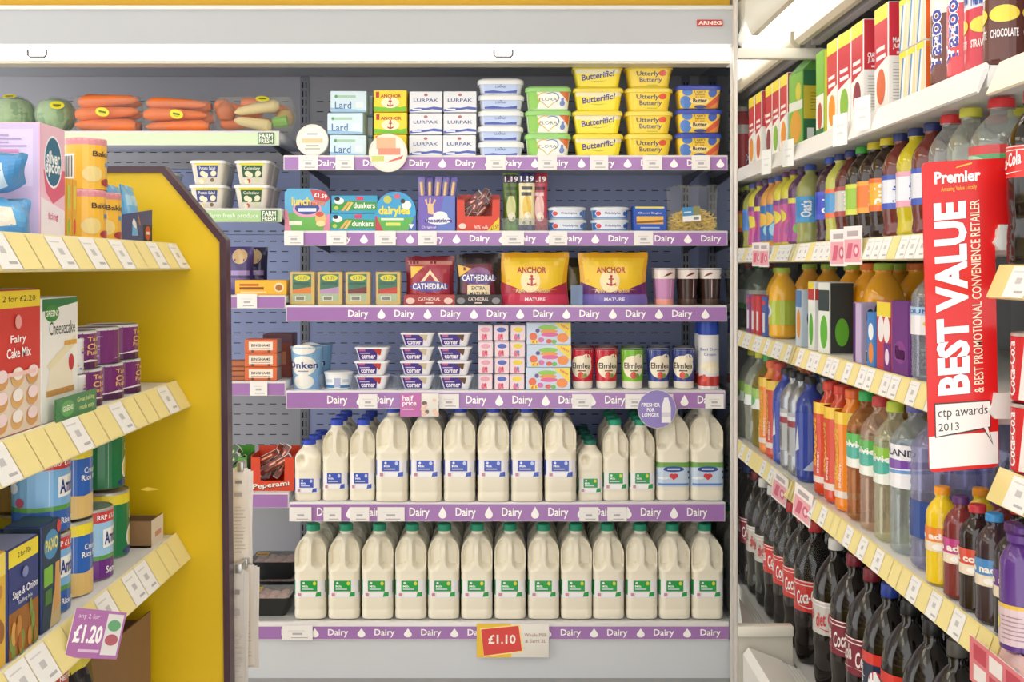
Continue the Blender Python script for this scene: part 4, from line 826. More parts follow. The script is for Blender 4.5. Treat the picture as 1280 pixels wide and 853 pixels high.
def corner(c): return tub('yogurt_pot', px(43), .07, px(17.8), 'e9e8ec', 'ecebf0', 'yogurt', [('r', -.46, .04, .2, .98, '46308c'), ('p', [(.0, .98), (.32, .98), (.32, .3)], c), ('p', [(.2, .2), (.36, .04), (.34, .5)], 'f0eef4'), ('t', 'corner', -.38, .12, .14, .42, 'f4f2fa', .03), ('r', -.4, .72, -.2, .9, 'c46a9c'), ('r', -.4, .52, -.06, .6, 'd6cce8')], .0025, .76, .008, .002, sw=.98, lid_specs=[('r', -.5, 0, .5, 1, 'd8d6de')])
for u, n_, c, d_ in ((465, 3, 'c43c38', 'red fruit'), (522, 4, 'cdbf9c', 'cream flake'), (569, 4, '6a4a34', 'chocolate flake')):
    stack(corner(c), u, Z4, n_, px(18), .07, 'twin compartment yogurt pot with %s picture' % d_, 'twin compartment yogurt pots', y=Y4, jit=.003)
def fromage(c, txt): return carton('fromage_frais_pack', px(18.6), .05, px(20), 'e8d4dc', 'yogurt', [('r', -.5, .0, .5, .93, 'f0dce4'), ('r', -.5, .93, .5, 1, 'd8c8d0')] + stars(4, -.3, .1, .3, .45, .12, [c, 'e07a94'], 3) + [('e', 0, .7, .34, .16, txt)], r=.004, rough=.3)
fa, fb, fc = fromage('d8486c', 'e8a8bc'), fromage('d84860', '5a70c0'), fromage('7a88c8', 'f0d84c')
for j, (pk_, u) in enumerate(((fa, 607), (fb, 627), (fc, 647))):
    stack(pk_, u, Z4, 4, px(20.6), .05, 'small fromage frais pack in %s column, pink ' % ('left', 'middle', 'right')[j] + 'and white', 'fromage frais packs', y=Y4)
mosh = carton('fromage_frais_box', px(56), .06, px(28), 'cfe0f0', 'yogurt', [('r', -.5, 0, .5, 1, 'c9d8ee'), ('p', [(.12, 1), (.5, .3), (.5, 1)], 'f2d63a'), ('t', 'NEW', .28, .74, .46, .86, 'd84848', .02, -30), ('e', -.02, .78, .22, .12, '8cc848'), ('e', 0, .6, .2, .1, 'e89a40'), ('e', .02, .45, .2, .1, 'e0609c'), ('e', .32, .3, .13, .22, 'ee8c3c'), ('e', -.36, .36, .09, .18, 'e8683c'), ('e', -.26, .64, .05, .1, '5a4a90'), ('e', -.18, .2, .07, .12, 'd868b0'), ('e', .12, .12, .06, .1, '70b850'), ('r', -.42, .02, -.24, .2, 'f2d63a'), ('t', '£1', -.39, .05, -.27, .17, 'c83c38', .02), ('e', .0, .14, .07, .1, 'd8583c')], right=[('r', -.5, 0, .5, 1, 'b8c8dc')], ink=INKG)
stack(mosh, 686, Z4, 3, px(28.4), .06, 'bright multicoloured fromage frais box with yellow corner', 'multicoloured fromage frais boxes', y=Y4, jit=.003)
def elm(c, b): return cylinder_pack('cream_carton', px(15), px(51), 'ece6da', 'cream', [('r', -.5, .2, .5, .97, c), ('e', 0, .56, .17, .28, 'f4ead2'), ('e', .08, .74, .08, .14, 'f4ead2'), ('p', [(.05, .8), (.22, .76), (.22, .92), (.1, .9)], c), ('t', 'Elmlea', -.14, .52, .15, .66, '3a3438', .015), ('r', -.05, .45, .07, .48, b), ('e', .0, .35, .045, .09, 'd8503c'), ('e', .06, .34, .03, .06, '7a9c4c')], top=b, taper=.84, n=24)
er, eg, eb = elm('c8283c', '8c2434'), elm('7cc032', '3c6c34'), elm('30408c', '283460')
for p_, u, d_ in ((er, 729, 'red cream carton left of the red pair'), (er, 759, 'red cream carton right of the red pair'), (eg, 792, 'green cream carton standing between red and blue cartons'), (eb, 825, 'dark blue cream carton left of the blue pair'), (eb, 857, 'dark blue cream carton beside the spray can')):
    for row in range(2): put(p_, (X_(u, Y4 + .08 * row), Y4 + .036 + row * .08, Z4), (-.2, .1, 0, .05, -.25)[[729, 759, 792, 825, 857].index(u)], d_ + (', front', ', behind')[row], 'cream', 'cream cartons')
cc = cylinder_pack('spray_cream_can', px(13.5), px(69), 'e6e4e2', 'cream can', [('r', -.5, 0, .5, .06, 'e8e6e4'), ('r', -.5, .06, .5, .24, 'c83c34')] + stars(12, -.4, .08, .4, .28, .035, ['d84a3c', 'e05848', 'b83028'], 8) + [('e', 0, .42, .14, .08, 'efe4c4'), ('e', .06, .36, .12, .06, 'f4ecd4'), ('t', 'Real Dairy', -.15, .7, .15, .76, '5a70b0', .005), ('t', 'Cream', -.09, .62, .09, .67, '5a70b0', .005)], rim=False, n=28)
obj('cap', MB().lathe([(0, px(68)), (px(12.8), px(68)), (px(13.2), px(70)), (px(12.6), px(87)), (px(11.5), px(88)), (0, px(88))], 24), plain('1f44b0', .35), cc)
put(cc, (X_(888, Y4), Y4 + .034, Z4), 0, 'white spray cream can with blue cap and strawberries, front', 'cream can', 'spray cream cans')
put(cc, (X_(884, Y4 + .07), Y4 + .106, Z4), 0, 'white spray cream can with blue cap, behind the front one', 'cream can', 'spray cream cans')
for x in (400, 441, 497, 545, 594):     # clear risers between the pots
    o = obj('shelf_divider', MB().box(-.001, .001, 0, .16, 0, .045).box(-.012, .012, -.001, .001, 0, .045), clear('eef2f8', .04, .2)); put(o, (X_(x, Y4), Y4 - .006, Z4 + .0003), 0, 'clear upright divider on the yogurt shelf, ' + {400: 'by the blue pot', 441: 'by the cottage cheese', 497: 'before the cream flake pots', 545: 'before the chocolate flake pots', 594: 'before the fromage frais'}[x], 'divider', 'clear yogurt shelf dividers')
# ------------------------------------------------------------------ neighbouring fridge bay: vegetables, salads, meats
FILM = clear('f4f6f4', .04, .38, .1)
def sticker(parent, loc, rot=(0, 0, 0), w=.04, h=.026, col='e8dc2a'):
    p = ell(0, 0, w / 2, h / 2, 20); mb = MB().loft([[(x, y, z) for x, z in p] for y in (0, .0008)])
    art(mb, [('e', 0, .5, .5, .5, col), ('r', -.26, .4, .26, .62, '6a6a2a'), ('r', -.16, .24, .16, .3, '8a8a3a')], w, h, front(0, -h / 2))
    o = obj('price_sticker', mb, INK, parent, loc, smooth=0); o.rotation_euler = rot; return o
def carrot(L, r, col='ee7c3c', seed=0):
    q = random.Random(seed); pts = []; rad = []
    for i in range(11):
        t = i / 10; pts.append((L * (t - .5), .004 * math.sin(3 * t + seed), .004 * math.sin(2.2 * t + seed * 2))); rad.append(r * (.55 if t == 0 else (1.0 - .45 * t ** 1.6)) * (1 + .04 * q.uniform(-1, 1)) * (.35 if t == 1 else 1))
    return MB().tube(pts, rad, 12)
YV = YF + .03
CARROT = plain('ee7a38', .4, noise=.12, scale=60)
def carrot_pack(u0, u1, h, label, seed):
    W = (u1 - u0) / F * YV; H = h / 435.7
    t = empty('carrot_pack', (X_((u0 + u1) / 2, YV), YV + .045, H1 + .001)); q = random.Random(seed); r = H / 3.25 / 2 * 1.32
    for lay, cnt in ((0, 2), (1, 2), (2, 2)):
        for j in range(cnt):
            c = obj('carrot', carrot(W * (.93 - .02 * lay) * q.uniform(.94, 1), r * q.uniform(.92, 1.04), seed=seed + lay * 3 + j), CARROT, t, (q.uniform(-.006, .006), (-.018 if j == 0 else .022) + .004 * lay, r + lay * r * 1.72)); c.rotation_euler = (0, q.uniform(-.03, .03), q.uniform(-.04, .04) + (math.pi if q.random() < .5 else 0))
    g = []
    for i in range(15):
        a = -1 + 2 * i / 14; k = 1.0 if abs(a) < .86 else .62 if abs(a) < .98 else .25
        g.append([(a * W / 2 * 1.02, y * k, H * .5 + (z - H * .5) * k) for y, z in [(.045 * math.cos(b) + .0015 * math.sin(i * 2.3 + b * 3), H * .53 + H * .53 * math.sin(b)) for b in [2 * math.pi * j / 14 for j in range(14)]]])
    obj('wrapper', MB().loft(g), FILM, t)
    sticker(t, (.008 * (seed % 3), -.049, H * .55), (.1, .2, 0))
    return tag(t, label, 'carrots', 'packs of carrots')
carrot_pack(85, 172, 46, 'film-wrapped pack of orange carrots next to the cabbages', 3)
carrot_pack(173, 262, 41, 'film-wrapped pack of orange carrots beside the mixed vegetables', 7)
def veg_pack():
    u0, u1, h = 262, 366, 46; W = (u1 - u0) / F * YV; H = h / 435.7
    t = empty('mixed_vegetable_pack', (X_((u0 + u1) / 2, YV), YV + .045, H1 + .001))
    PARS = plain('e2cc96', .5, noise=.1, scale=40)
    for i, (x, y, z, L, a) in enumerate(((.0, -.02, .028, .11, .1), (.01, -.015, .07, .13, -.14))):
        c = obj('parsnip', carrot(L, .019, seed=20 + i), PARS, t, (x, y, z)); c.rotation_euler = (0, a + math.pi, 0)
    for i, (x, y, z, L, a) in enumerate(((-.05, .015, .075, .14, .2), (-.03, .025, .035, .15, 0), (.03, .02, .08, .15, .15))):
        c = obj('carrot', carrot(L, .02, seed=30 + i), CARROT, t, (x, y, z)); c.rotation_euler = (0, a, .1)
    o = obj('onion', MB().lathe([(.001, -.028), (.02, -.024), (.03, -.006), (.03, .006), (.02, .022), (.006, .03), (.002, .038)], 14), plain('c86a3a', .4, noise=.1), t, (-.085, 0, .066))
    obj('leek', MB().tube([(.06, -.02, .03), (.09, -.02, .034), (.1, -.02, .036)], .017, 10), plain('7eae4c', .45, noise=.15, scale=80), t)
    obj('swede', MB().lathe([(.001, -.026), (.02, -.022), (.028, 0), (.02, .02), (.004, .03)], 14), plain('c8a468', .5, noise=.15), t, (.085, .02, .05))
    g = []
    for i in range(15):
        a = -1 + 2 * i / 14; k = 1.0 if abs(a) < .86 else .66 if abs(a) < .98 else .3
        g.append([(a * W / 2, y * k, H * .5 + (z - H * .5) * k) for y, z in [(.05 * math.cos(b) + .0015 * math.sin(i * 2.3 + b * 3), H * .52 + H * .52 * math.sin(b)) for b in [2 * math.pi * j / 14 for j in range(14)]]])
    obj('wrapper', MB().loft(g), FILM, t); sticker(t, (.03, -.035, H * .93), (-.8, .1, 0))
    tag(t, 'film-wrapped mixed vegetable pack with parsnips, carrots and leek', 'vegetables')
veg_pack()
def cabbage(u, v, r, label, seed):
    t = empty('cabbage', (X_(u, YV), YV + .07, H1 + .002)); rr = r / 435.7; q = random.Random(seed)
    GR = plain('84a57c', .45, noise=.35, scale=28, bump=.5)
    rings = []
    for i in range(13):
        th = math.pi * i / 12; rings.append([((rr * math.sin(th) + .0015) * (1 + .03 * math.sin(5 * a + th * 3 + seed)) * math.cos(a), (rr * math.sin(th) + .0015) * (1 + .03 * math.cos(4 * a + th * 2)) * math.sin(a), rr - rr * math.cos(th) * .96) for a in [2 * math.pi * j / 24 for j in range(24)]])
    obj('head', MB().loft(rings), GR, t)
    for k in range(6):                   # outer leaves hugging the head
        a0 = k * math.pi / 3 + q.uniform(-.3, .3); g = []
        for i in range(7):
            th = .45 + 1.9 * i / 6; row = []
            for j in range(9):
                a = a0 + (-.7 + 1.4 * j / 8) * math.sin(min(1, (i + 1) / 5) * math.pi / 2); R_ = rr * (1.035 + .02 * math.sin(j * 1.7 + k) + (.03 if i == 6 else 0))
                row.append((R_ * math.sin(th) * math.cos(a), R_ * math.sin(th) * math.sin(a), rr - R_ * math.cos(th) * .96))
            g.append(row)
        obj('leaf', MB().loft(g, False, False, False), plain('a3be92', .45, noise=.3, scale=40, bump=.4), t)
    obj('wrapper', MB().loft([[(x * 1.07, y * 1.07, z * 1.04) for x, y, z in r_] for r_ in rings]), FILM, t)
    sticker(t, (0, -rr * .55, rr * 1.9), (-.95, .0, 0)) if seed == 1 else sticker(t, (.025, -rr * .93, rr * 1.45), (-.4, .0, .3))
    return tag(t, label, 'cabbage', 'wrapped cabbages')
cabbage(4, 130, 25, 'film-wrapped green cabbage with sticker on its crown, near picture edge', 1)
cabbage(57, 130, 24, 'film-wrapped green cabbage next to the first carrot pack', 2)
# punnets and salads on G2
YS2 = YF + .025
def salad(c, cfood, txt): 
    o = tub('salad_tub', px(46), .09, px(31), 'e9e6dc', 'f0f0f0', 'salad tub', [('r', -.34, .3, .34, .86, c), ('r', -.38, .86, .38, .98, 'e8dc30'), ('t', txt, -.26, .66, .26, .8, 'eef0e8', .005)] + stars(7, -.28, .1, .28, .5, .09, cfood, 4), .006, .78, .012, .003, sw=.95, mat=plain('ddd8cc', .25))
    return o
sa, sb = salad('2c3a84', ['e2cc96', 'f0e4c4', '7a5a3a'], 'Potato Salad'), salad('2c5c38', ['c8583c', 'e6e4c8', 'cfd8a0'], 'Coleslaw')
for i, (p_, u, n_) in enumerate(((sa, 258, 'blue'), (sb, 314, 'green'))): stack(p_, u, H2, 2, px(31.2), .09, 'clear salad tub with %s label' % n_, 'salad tubs', y=YS2)
for i, u in enumerate((258, 314)): stack((sa, sb)[i], u + 8, H2, 2, px(31.2), .09, 'clear salad tub with %s label in the rear pile' % ('blue', 'green')[i], 'salad tubs', y=YS2 + .11)
def punnet():
    o = tub('mushroom_punnet', .13, .1, .06, 'dfe2e0', 'eef2f0', 'punnet', None, .006, .85, .02, .003, mat=clear('e6eae8', .25, .5))
    for i in range(5): obj('mushroom', MB().lathe([(.004, 0), (.006, .012), (.016, .013), (.018, .02), (.012, .028), (.001, .031)], 10), plain('e4ddd0', .5), o, (-.04 + .02 * i, -.015 + .02 * (i % 2), .01))
    return o
pn = punnet()
for i, (u, d_) in enumerate(((136, 'left'), (193, 'right'))): put(pn, (X_(u, YS2 + .16), YS2 + .21, H2 + .06 * 0), 0, 'clear punnet of mushrooms above the yellow panel, ' + d_, 'punnet', 'mushroom punnets')
for i, (u, d_) in enumerate(((136, 'left'), (193, 'right'))): put(pn, (X_(u, YS2 + .16), YS2 + .21, H2 + .061), 0, 'clear punnet of mushrooms in the upper layer above the yellow panel, ' + d_, 'punnet', 'mushroom punnets')
o = carton('price_box', px(13), .03, px(22), '7cb83c', 'carton', [('r', -.5, 0, .5, 1, '8cc03c'), ('r', -.4, .5, .4, .9, 'e8e040'), ('r', -.3, .2, .3, .3, '3c6c2c')]); put(o, (X_(229, YS2), YS2 + .03, H2), 0, 'small green and yellow carton peeping over the yellow panel', 'carton')
# G3
o = carton('pastry_box', px(65), .07, px(19), 'ecb43c', 'pastry box', [('r', -.5, 0, .5, 1, 'f0b83c'), ('r', -.42, .36, .06, .54, '8c4a24'), ('r', -.42, .62, -.04, .78, 'c46a2c'), ('e', .36, .52, .1, .34, 'e8d8b8'), ('e', .36, .5, .07, .22, 'b0743c'), ('r', -.4, .14, .1, .22, 'fbe4b0')], ink=INKG)
put(o, (X_(326, YF + .02), YF + .055, H3), 0, 'flat yellow pastry box on the short purple shelf', 'pastry box')
def dark_pack(u, y, w, h, label, c='4a3a78'):
    o = pouch('cheese_pack', px(w), px(h), .045, c, 'cheese', [('r', -.5, 0, .5, 1, c), ('e', .0, .8, .3, .16, 'd8b888'), ('r', -.4, .4, .4, .5, 'a890c8'), ('r', -.4, .1, .4, .34, '6a5a90')]); put(o, (X_(u, y), y + .03, H3), 0, label, 'cheese')
dark_pack(298, YF + .1, 34, 62, 'purple cheese pack standing half behind the gondola edge')
dark_pack(316, YF + .18, 34, 62, 'dark purple pack standing behind the yellow pastry box', '2c2850')
# G4: pate boxes
pt = carton('pate_box', px(41), .06, px(17), 'd86a3c', 'pate box', [('r', -.5, 0, .5, 1, 'd86c40'), ('r', -.38, .18, .38, .86, 'f0e6d8'), ('t', 'BINGHAMS', -.3, .46, .3, .68, '3a3430', .02), ('r', -.3, .28, .3, .34, 'c49484'), ('e', -.26, .1, .05, .1, '5a4a40'), ('e', .26, .1, .05, .1, '5a4a40')], right=[('r', -.5, 0, .5, 1, 'a89c98')])
for i in range(3): put(pt, (X_(326, YF + .02), YF + .05, H4 + i * px(17.4)), 0, 'small orange and white pate box, ' + tier(i, 3) + ' of three', None, 'pate boxes')
o = carton('pate_case', px(38), .1, px(56), '7c3a34', 'carton', [('r', -.5, 0, .5, .8, '8c4238'), ('r', -.3, .3, .3, .6, 'c07a5c'), ('r', -.5, .8, .5, 1, '5a3c4c')]); put(o, (X_(345, YF + .1), YF + .16, H4), .05, 'dark red carton behind the pate boxes', 'carton')
for i in range(2):
    o = carton('ham_pack', px(26), .07, px(12), 'a5603c', 'meat pack', [('r', -.5, 0, .5, 1, 'b06a44'), ('r', -.5, .35, .5, .55, '7c3c2c')]); put(o, (X_(293, YF + .02), YF + .056, H4 + i * px(12.4)), 0, 'flat brown meat pack beside the pate boxes, ' + ('lower', 'upper')[i], 'meat pack', 'flat meat packs')
# G5: snack sausages
o = stick_box('snack_case', px(54), px(42), .1, 'd6452a', [('t', 'Peperami', -.46, .04, .4, .24, '2a1a18', .04, 6), ('t', 'Peperami', -.46, .06, .4, .26, 'f6eee6', .015, 6)], ('6a241c', 'b83c2c', 'e8c8a8'), 21, .58, .7)
put(o, (X_(340, YF + .02), YF + .075, H5), 0, 'red display case of snack sausage sticks', 'snack box')
o = stick_box('snack_case', px(54), px(42), .1, '4c9a34', [('t', 'Peperami', -.46, .04, .4, .24, '1a2a18', .04, 6), ('t', 'Peperami', -.46, .06, .4, .26, 'f2f6e6', .015, 6)], ('2c4a20', '5aa03c', 'd8e8b8'), 22, .58, .7)
put(o, (X_(281, YF + .02), YF + .075, H5), 0, 'green display case of snack sausage sticks, half hidden', 'snack box')
# deck: black meat trays
def meat():
    o = tub('meat_tray', px(64), .16, px(24), '202224', 'x', 'meat tray', None, .002, .8, .015, .004, mat=plain('202224', .35)) if False else None
    W, D, H = px(62), .13, px(24); mb = MB()
    rr = [[(x * s, y * s, z) for x, y in rrect(W / 2, D / 2, .015, 4)] for s, z in ((.8, 0), (1, H), (1.03, H), (.97, H - .001), (.8, H * .45))]
    o = obj('meat_tray', mb.loft(rr), plain('1f2123', .35)); o['category'] = 'meat tray'
    r = random.Random(3)
    for i in range(4):
        obj('chicken_piece', MB().lathe([(.001, -.014), (.016, -.008), (.021, .004), (.014, .016), (.002, .02)], 12), plain('e0aca0', .35, noise=.1, scale=60), o, (-.045 + .03 * i, -.03 + .012 * (i % 2), H * .62)).rotation_euler = (0, .4, i)
    for i in range(4):
        obj('chicken_piece', MB().lathe([(.001, -.014), (.016, -.008), (.021, .004), (.014, .016), (.002, .02)], 12), plain('d89c90', .35, noise=.1, scale=60), o, (-.045 + .03 * i, .02 + .012 * (i % 2), H * .62)).rotation_euler = (.3, .2, i)
    obj('film', MB().box(-W / 2, W / 2, -D / 2, D / 2, H + .001, H + .0016), clear('f2f4f4', .05, .3, .1), o)
    obj('label_sticker', art(MB().box(-.02, .02, -.018, .018, 0, .0006), [('r', -.5, 0, .5, 1, 'e8c030'), ('r', -.4, .1, .4, .5, 'd8703c')], .04, .036, flat((0, -.018, .0006), (1, 0, 0), (0, 1, 0), (0, 0, 1))), INK, o, (-.045, .02, H + .002))
    return o
mt = meat()
put(mt, (X_(329, YF + .02), YF + .1, DZ), 0, 'black tray of chicken pieces at the deck front', 'meat tray', 'black meat trays')
put(mt, (X_(336, YF + .17), YF + .27, DZ), 0, 'black tray of chicken pieces in the rear, by the back panel', 'meat tray', 'black meat trays')
put(mt, (X_(336, YF + .17), YF + .27, DZ + px(25.5)), 0, 'black tray of chicken pieces stacked on the rear tray', 'meat tray', 'black meat trays')

# ------------------------------------------------------------------ gondola goods (fronts face +x)
XG = -.612; RZ = math.pi / 2
def gy(u, X=XG): return X * F / (u - CX)
def gput(o, u0, u1, z, label, cat, dpt, rz=0, X=XG, group=None):
    y0, y1 = gy(u0, X), gy(u1, X); return put(o, (X - dpt / 2, (y0 + y1) / 2, z), RZ + rz, label, cat, group)
ZA, ZB, ZC, ZDD = 1.4872, 1.2432, .9722, .6802
# left print = face towards the camera (local -x)
w_ = gy(81) - gy(50)
o = carton('sugar_box', w_, .13, .15, 'e4b8cc', 'sugar box', [('r', -.5, 0, .5, 1, 'eec0d2'), ('p', [(-.5, 0), (.5, 0), (.5, .25), (-.5, .35)], 'f2e8ee'), ('p', [(-.3, .4), (.0, .3), (.5, .4), (.5, .62), (-.4, .6)], 'dc6480'), ('e', 0, .68, .38, .24, 'f6eef2'), ('e', 0, .68, .34, .22, '2c6c8c'), ('t', 'silver', -.28, .66, .28, .78, 'f4f8fa', .03), ('t', 'spoon', -.3, .54, .3, .66, 'f4f8fa', .03), ('t', 'Icing', -.2, .14, .2, .22, 'dc6480', .01)], left=[('r', -.5, 0, .5, 1, 'c8b4d8'), ('r', -.44, .44, .44, .95, 'd4c4e2')] + lines(14, -.4, .48, .38, .92, 'a890bc', .35) + [('r', -.4, .74, .3, .77, 'cc88b4')])
gput(o, 50, 81, ZA, 'pink and lilac icing sugar box on the top gondola shelf', 'sugar box', .13)
for i, (u, h, rr, dx, lb) in enumerate(((18, .045, .3, -.02, 'crumpled blue and white flour packet in front of the sugar box'), (6, .055, .0, -.06, 'kraft brown and blue packet at the picture edge, upper shelf'))):
    o = pouch('baking_packet', .09, h, .05, '5a9ccc', 'packet', [('r', -.5, 0, .5, 1, '4c94cc'), ('r', -.5, .4, .3, 1, '5aa4d4'), ('p', [(-.5, .2), (.1, .3), (.1, .8), (-.5, .9)], 'e2d8c8' if i == 0 else 'd8b88c')], zig=.004); Yk = gy((40, 16)[i], -.6)
    put(o, (-.62 + dx, (1.36, 1.29)[i], ZA), RZ - .9 + rr, lb, 'packet')
o = pouch('baking_packet', .1, .05, .05, '5a94c0', 'packet', [('r', -.5, 0, .5, 1, '4a90c8'), ('p', [(-.3, .2), (.3, .3), (.2, .9), (-.2, .8)], 'c8dcea')], zig=.004); put(o, (-.665, 1.375, ZA + .07), RZ - 1.1, 'pale blue packet lying on top of the flour packet', 'packet', rx=.9)
bp_s = [('r', -.5, 0, .5, 1, 'eeb83c'), ('r', -.5, .88, .5, 1, 'd88a94'), ('r', -.3, .2, -.16, .7, 'f4f2ee')] + [('r', -.29 + .018 * i, .24, -.282 + .018 * i, .66, '303030') for i in range(7)] + [('t', 'Baking', -.02, .62, .2, .76, '3c3438', .015), ('r', .1, .46, .2, .54, '4c94c8'), ('e', .12, .14, .07, .08, 'a83c44'), ('e', -.02, .3, .08, .16, 'e2cc84'), ('r', -.5, .2, -.34, .8, 'e09c34')]
bk_ = cylinder_pack('baking_powder_drum', .03, .075, 'eeb83c', 'drum', bp_s, top='e0a0a8', n=24)
put(bk_, (-.642, 1.648, ZA + .0775), RZ - .75,  'yellow baking powder drum on top of its stack', 'drum', 'baking powder drums')
put(bk_, (-.642, 1.644, ZA), RZ - .75, 'yellow baking powder drum at bottom, nearer the sugar box', 'drum', 'baking powder drums')
put(bk_, (-.712, 1.6, ZA), RZ - .7, 'yellow baking powder drum at bottom, half hidden by the sugar box', 'drum', 'baking powder drums')
put(bk_, (-.642, 1.7085, ZA), RZ - .85, 'yellow baking powder drum at bottom, nearer the blue case', 'drum', 'baking powder drums')
for i, c in enumerate(('8cc048', 'd8503c')):
    o = carton('colouring_box', .017, .03, .085, 'e2a83c', 'small box', [('r', -.5, 0, .5, 1, 'e8b03c'), ('e', 0, .2, .3, .14, c), ('r', -.3, .5, .3, .9, ('b8d060', 'e8d050')[i])], left=[('r', -.5, 0, .5, 1, 'd8a038')]); put(o, (XG - .018, gy(84) + .012 + i * .02, ZA), RZ, 'slim yellow food colouring box with %s drop' % ('green', 'red')[i], 'small box', 'food colouring boxes')
t = empty('display_case', (XG - .05, 1.818, ZA)); L = .148
mb = MB(); mb.prism_x([(-L / 2, 0), (L / 2, 0), (L / 2, .06), (-L / 2, .045)], .038, .04); mb.box(-.05, .038, -L / 2, -L / 2 + .002, 0, .055); mb.box(-.05, .038, L / 2 - .002, L / 2, 0, .03); mb.box(-.05, .038, -L / 2, L / 2, 0, .002)
obj('case', mb, plain('3c4c84', .45), t)
obj('case_print', art(MB(), [('r', .2, .08, .48, .55, '2a2a34'), ('e', .34, .32, .09, .2, 'c84a40'), ('r', .29, .28, .39, .36, 'f0e8e0')], L, .06, flat((.04, 0, 0), (0, 1, 0), (0, 0, 1), (1, 0, 0))), INK, t, smooth=0)
for i in range(4):
    p = pouch('biscuit_bag', .085, .085, .022, '6ab0dc', 'x', [('r', -.5, 0, .5, 1, '6cb4e0'), ('r', -.4, .6, .4, .8, 'a8d4ee'), ('e', .1, .28, .3, .22, '9c6c3c'), ('e', -.2, .3, .16, .16, 'e8ecf0')]); del p['category']; p.parent = t; p.location = (-.036 + .022 * i, -.01 + .004 * i, .012); p.rotation_euler = (-.12, 0, RZ + .1)
tag(t, 'dark blue display case of pale blue baking bags by the panel', 'display case')
# shelf B
o = carton('cake_mix_box', gy(50) - gy(-35), .06, .178, 'd84a3c', 'cake mix', [('r', -.5, 0, .5, 1, 'd23c34'), ('r', -.5, .88, .5, 1, 'f0d430'), ('t', 'Any 2 for £2.20', -.32, .91, .42, .965, '3c3420', .0), ('r', -.5, 0, .5, .42, 'e6d4c0')] + [('e', -.36 + .24 * (i % 4), .09 + .15 * (i // 4), .1, .07, ('e0b070', 'd8a060')[i % 2]) for i in range(12)] + [('e', -.36 + .24 * (i % 4), .115 + .15 * (i // 4), .08, .045, ('f4ece4', 'f4dcdc')[i % 2]) for i in range(12)] + [('t', 'Fairy', .0, .62, .24, .69, 'ffffff', .015), ('t', 'Cake Mix', -.06, .53, .32, .6, 'ffffff', .015), ('e', .12, .78, .05, .05, 'e8a09c'), ('r', -.05, .4, .4, .43, 'f2c8c0')], top=[('r', -.5, 0, .5, 1, 'e8dcc0')])
gput(o, -35, 50.5, ZB, 'red and yellow fairy cake mix box', 'cake mix', .06)
o = carton('cheesecake_box', gy(97) - gy(52), .06, .165, 'eef0ea', 'cake mix', [('r', -.5, 0, .5, 1, 'f0efe8'), ('p', [(-.5, .9), (.5, .96), (.5, 1), (-.5, 1)], '2c7c44'), ('e', -.24, .88, .2, .07, '3c8c3c'), ('t', 'GREENS', -.42, .855, -.06, .905, 'f2f4e0', .02), ('t', 'Cheesecake', -.32, .7, .42, .81, '3a3836', .0), ('p', [(-.4, .22), (.38, .22), (.3, .44), (-.1, .56), (-.3, .42)], 'f0e6cc'), ('p', [(-.4, .2), (.38, .2), (.38, .25), (-.4, .25)], 'c89450'), ('p', [(-.4, .46), (.2, .62), (.44, .68), (.44, .6), (-.1, .5), (-.4, .38)][:4] + [(-.3, .42)], 'eadfb8'), ('e', .3, .45, .08, .07, 'c8383c'), ('r', .1, .6, .46, .64, 'e0a848')])
gput(o, 52, 97, ZB, 'white and green cheesecake mix box', 'cake mix', .06)
o = obj('shelf_talker', MB().box(-.07, .07, 0, .0015, 0, .032, .0005), plain('2c7a3c', .45)); obj('print', art(MB(), [('r', -.5, 0, .5, 1, '2c8040'), ('e', -.22, .5, .16, .34, '58a848'), ('t', 'GREENS', -.34, .4, -.1, .62, 'f2f4e0', .02), ('t', 'Great baking', .0, .56, .44, .82, 'd8ec8c', .01), ('t', 'made easy', .06, .2, .42, .48, 'd8ec8c', .01)], .14, .032, front(0)), INKG, o, smooth=0)
put(o, (-.597, (gy(54) + gy(108)) / 2, ZB), RZ, 'green cardboard strip at the foot of the cheesecake box', 'shelf strip')
spr = cylinder_pack('sprinkle_tub', .02, .05, 'dcdad8', 'sprinkles', stars(26, -.45, .1, .45, .85, .03, ['8a5a9c', 'c8707c', '5a7ab0', 'f0ece8', 'd8b048'], 6), top='e8e8e6', n=16)
gput(spr, 101, 110, ZB, 'clear tub of coloured sprinkles, lower one', 'sprinkles', .04, group='sprinkle tubs'); gput(spr, 99, 108, ZB + .0525, 'clear tub of coloured sprinkles, upper one', 'sprinkles', .04, group='sprinkle tubs')
pud = cylinder_pack('pudding_tin', .04, .0545, '6c2468', 'pudding tin', [('r', -.5, .02, .5, .98, '74286c')] + lines(8, -.42, .15, -.26, .85, 'b88ab4', .35) + [('p', [(-.22, .02), (.0, .3), (.22, .1), (.22, .02)], '4c1848'), ('p', [(-.2, .14), (0, .26), (.2, .18), (0, .2)], 'e8d8e0'), ('t', 'Pudding', -.02, .34, .16, .5, 'e8b87c', .02), ('t', 'Choc', -.02, .52, .16, .68, 'e8b87c', .02), ('t', 'Tasty', -.02, .7, .14, .86, 'e8b87c', .02), ('r', .3, .1, .42, .9, 'c8a8c4')], top='d6d6d4', n=28)
for lv, us in ((0, ((109, 131), (137, 156), (160, 177))), (1, ((103, 123), (132, 151), (157, 174)))):
    for j, (a, b) in enumerate(us):
        gput(pud, a + 5, b + 5, ZB + lv * .057, 'purple sponge pudding tin, %s layer, %s' % (('lower', 'upper')[lv], ('nearest the sprinkles', 'middle', 'nearest the panel')[j]), 'pudding tin', .08, (-.35, -.3, -.2)[j] if not (lv == 1 and j == 1) else .9, group='pudding tins')
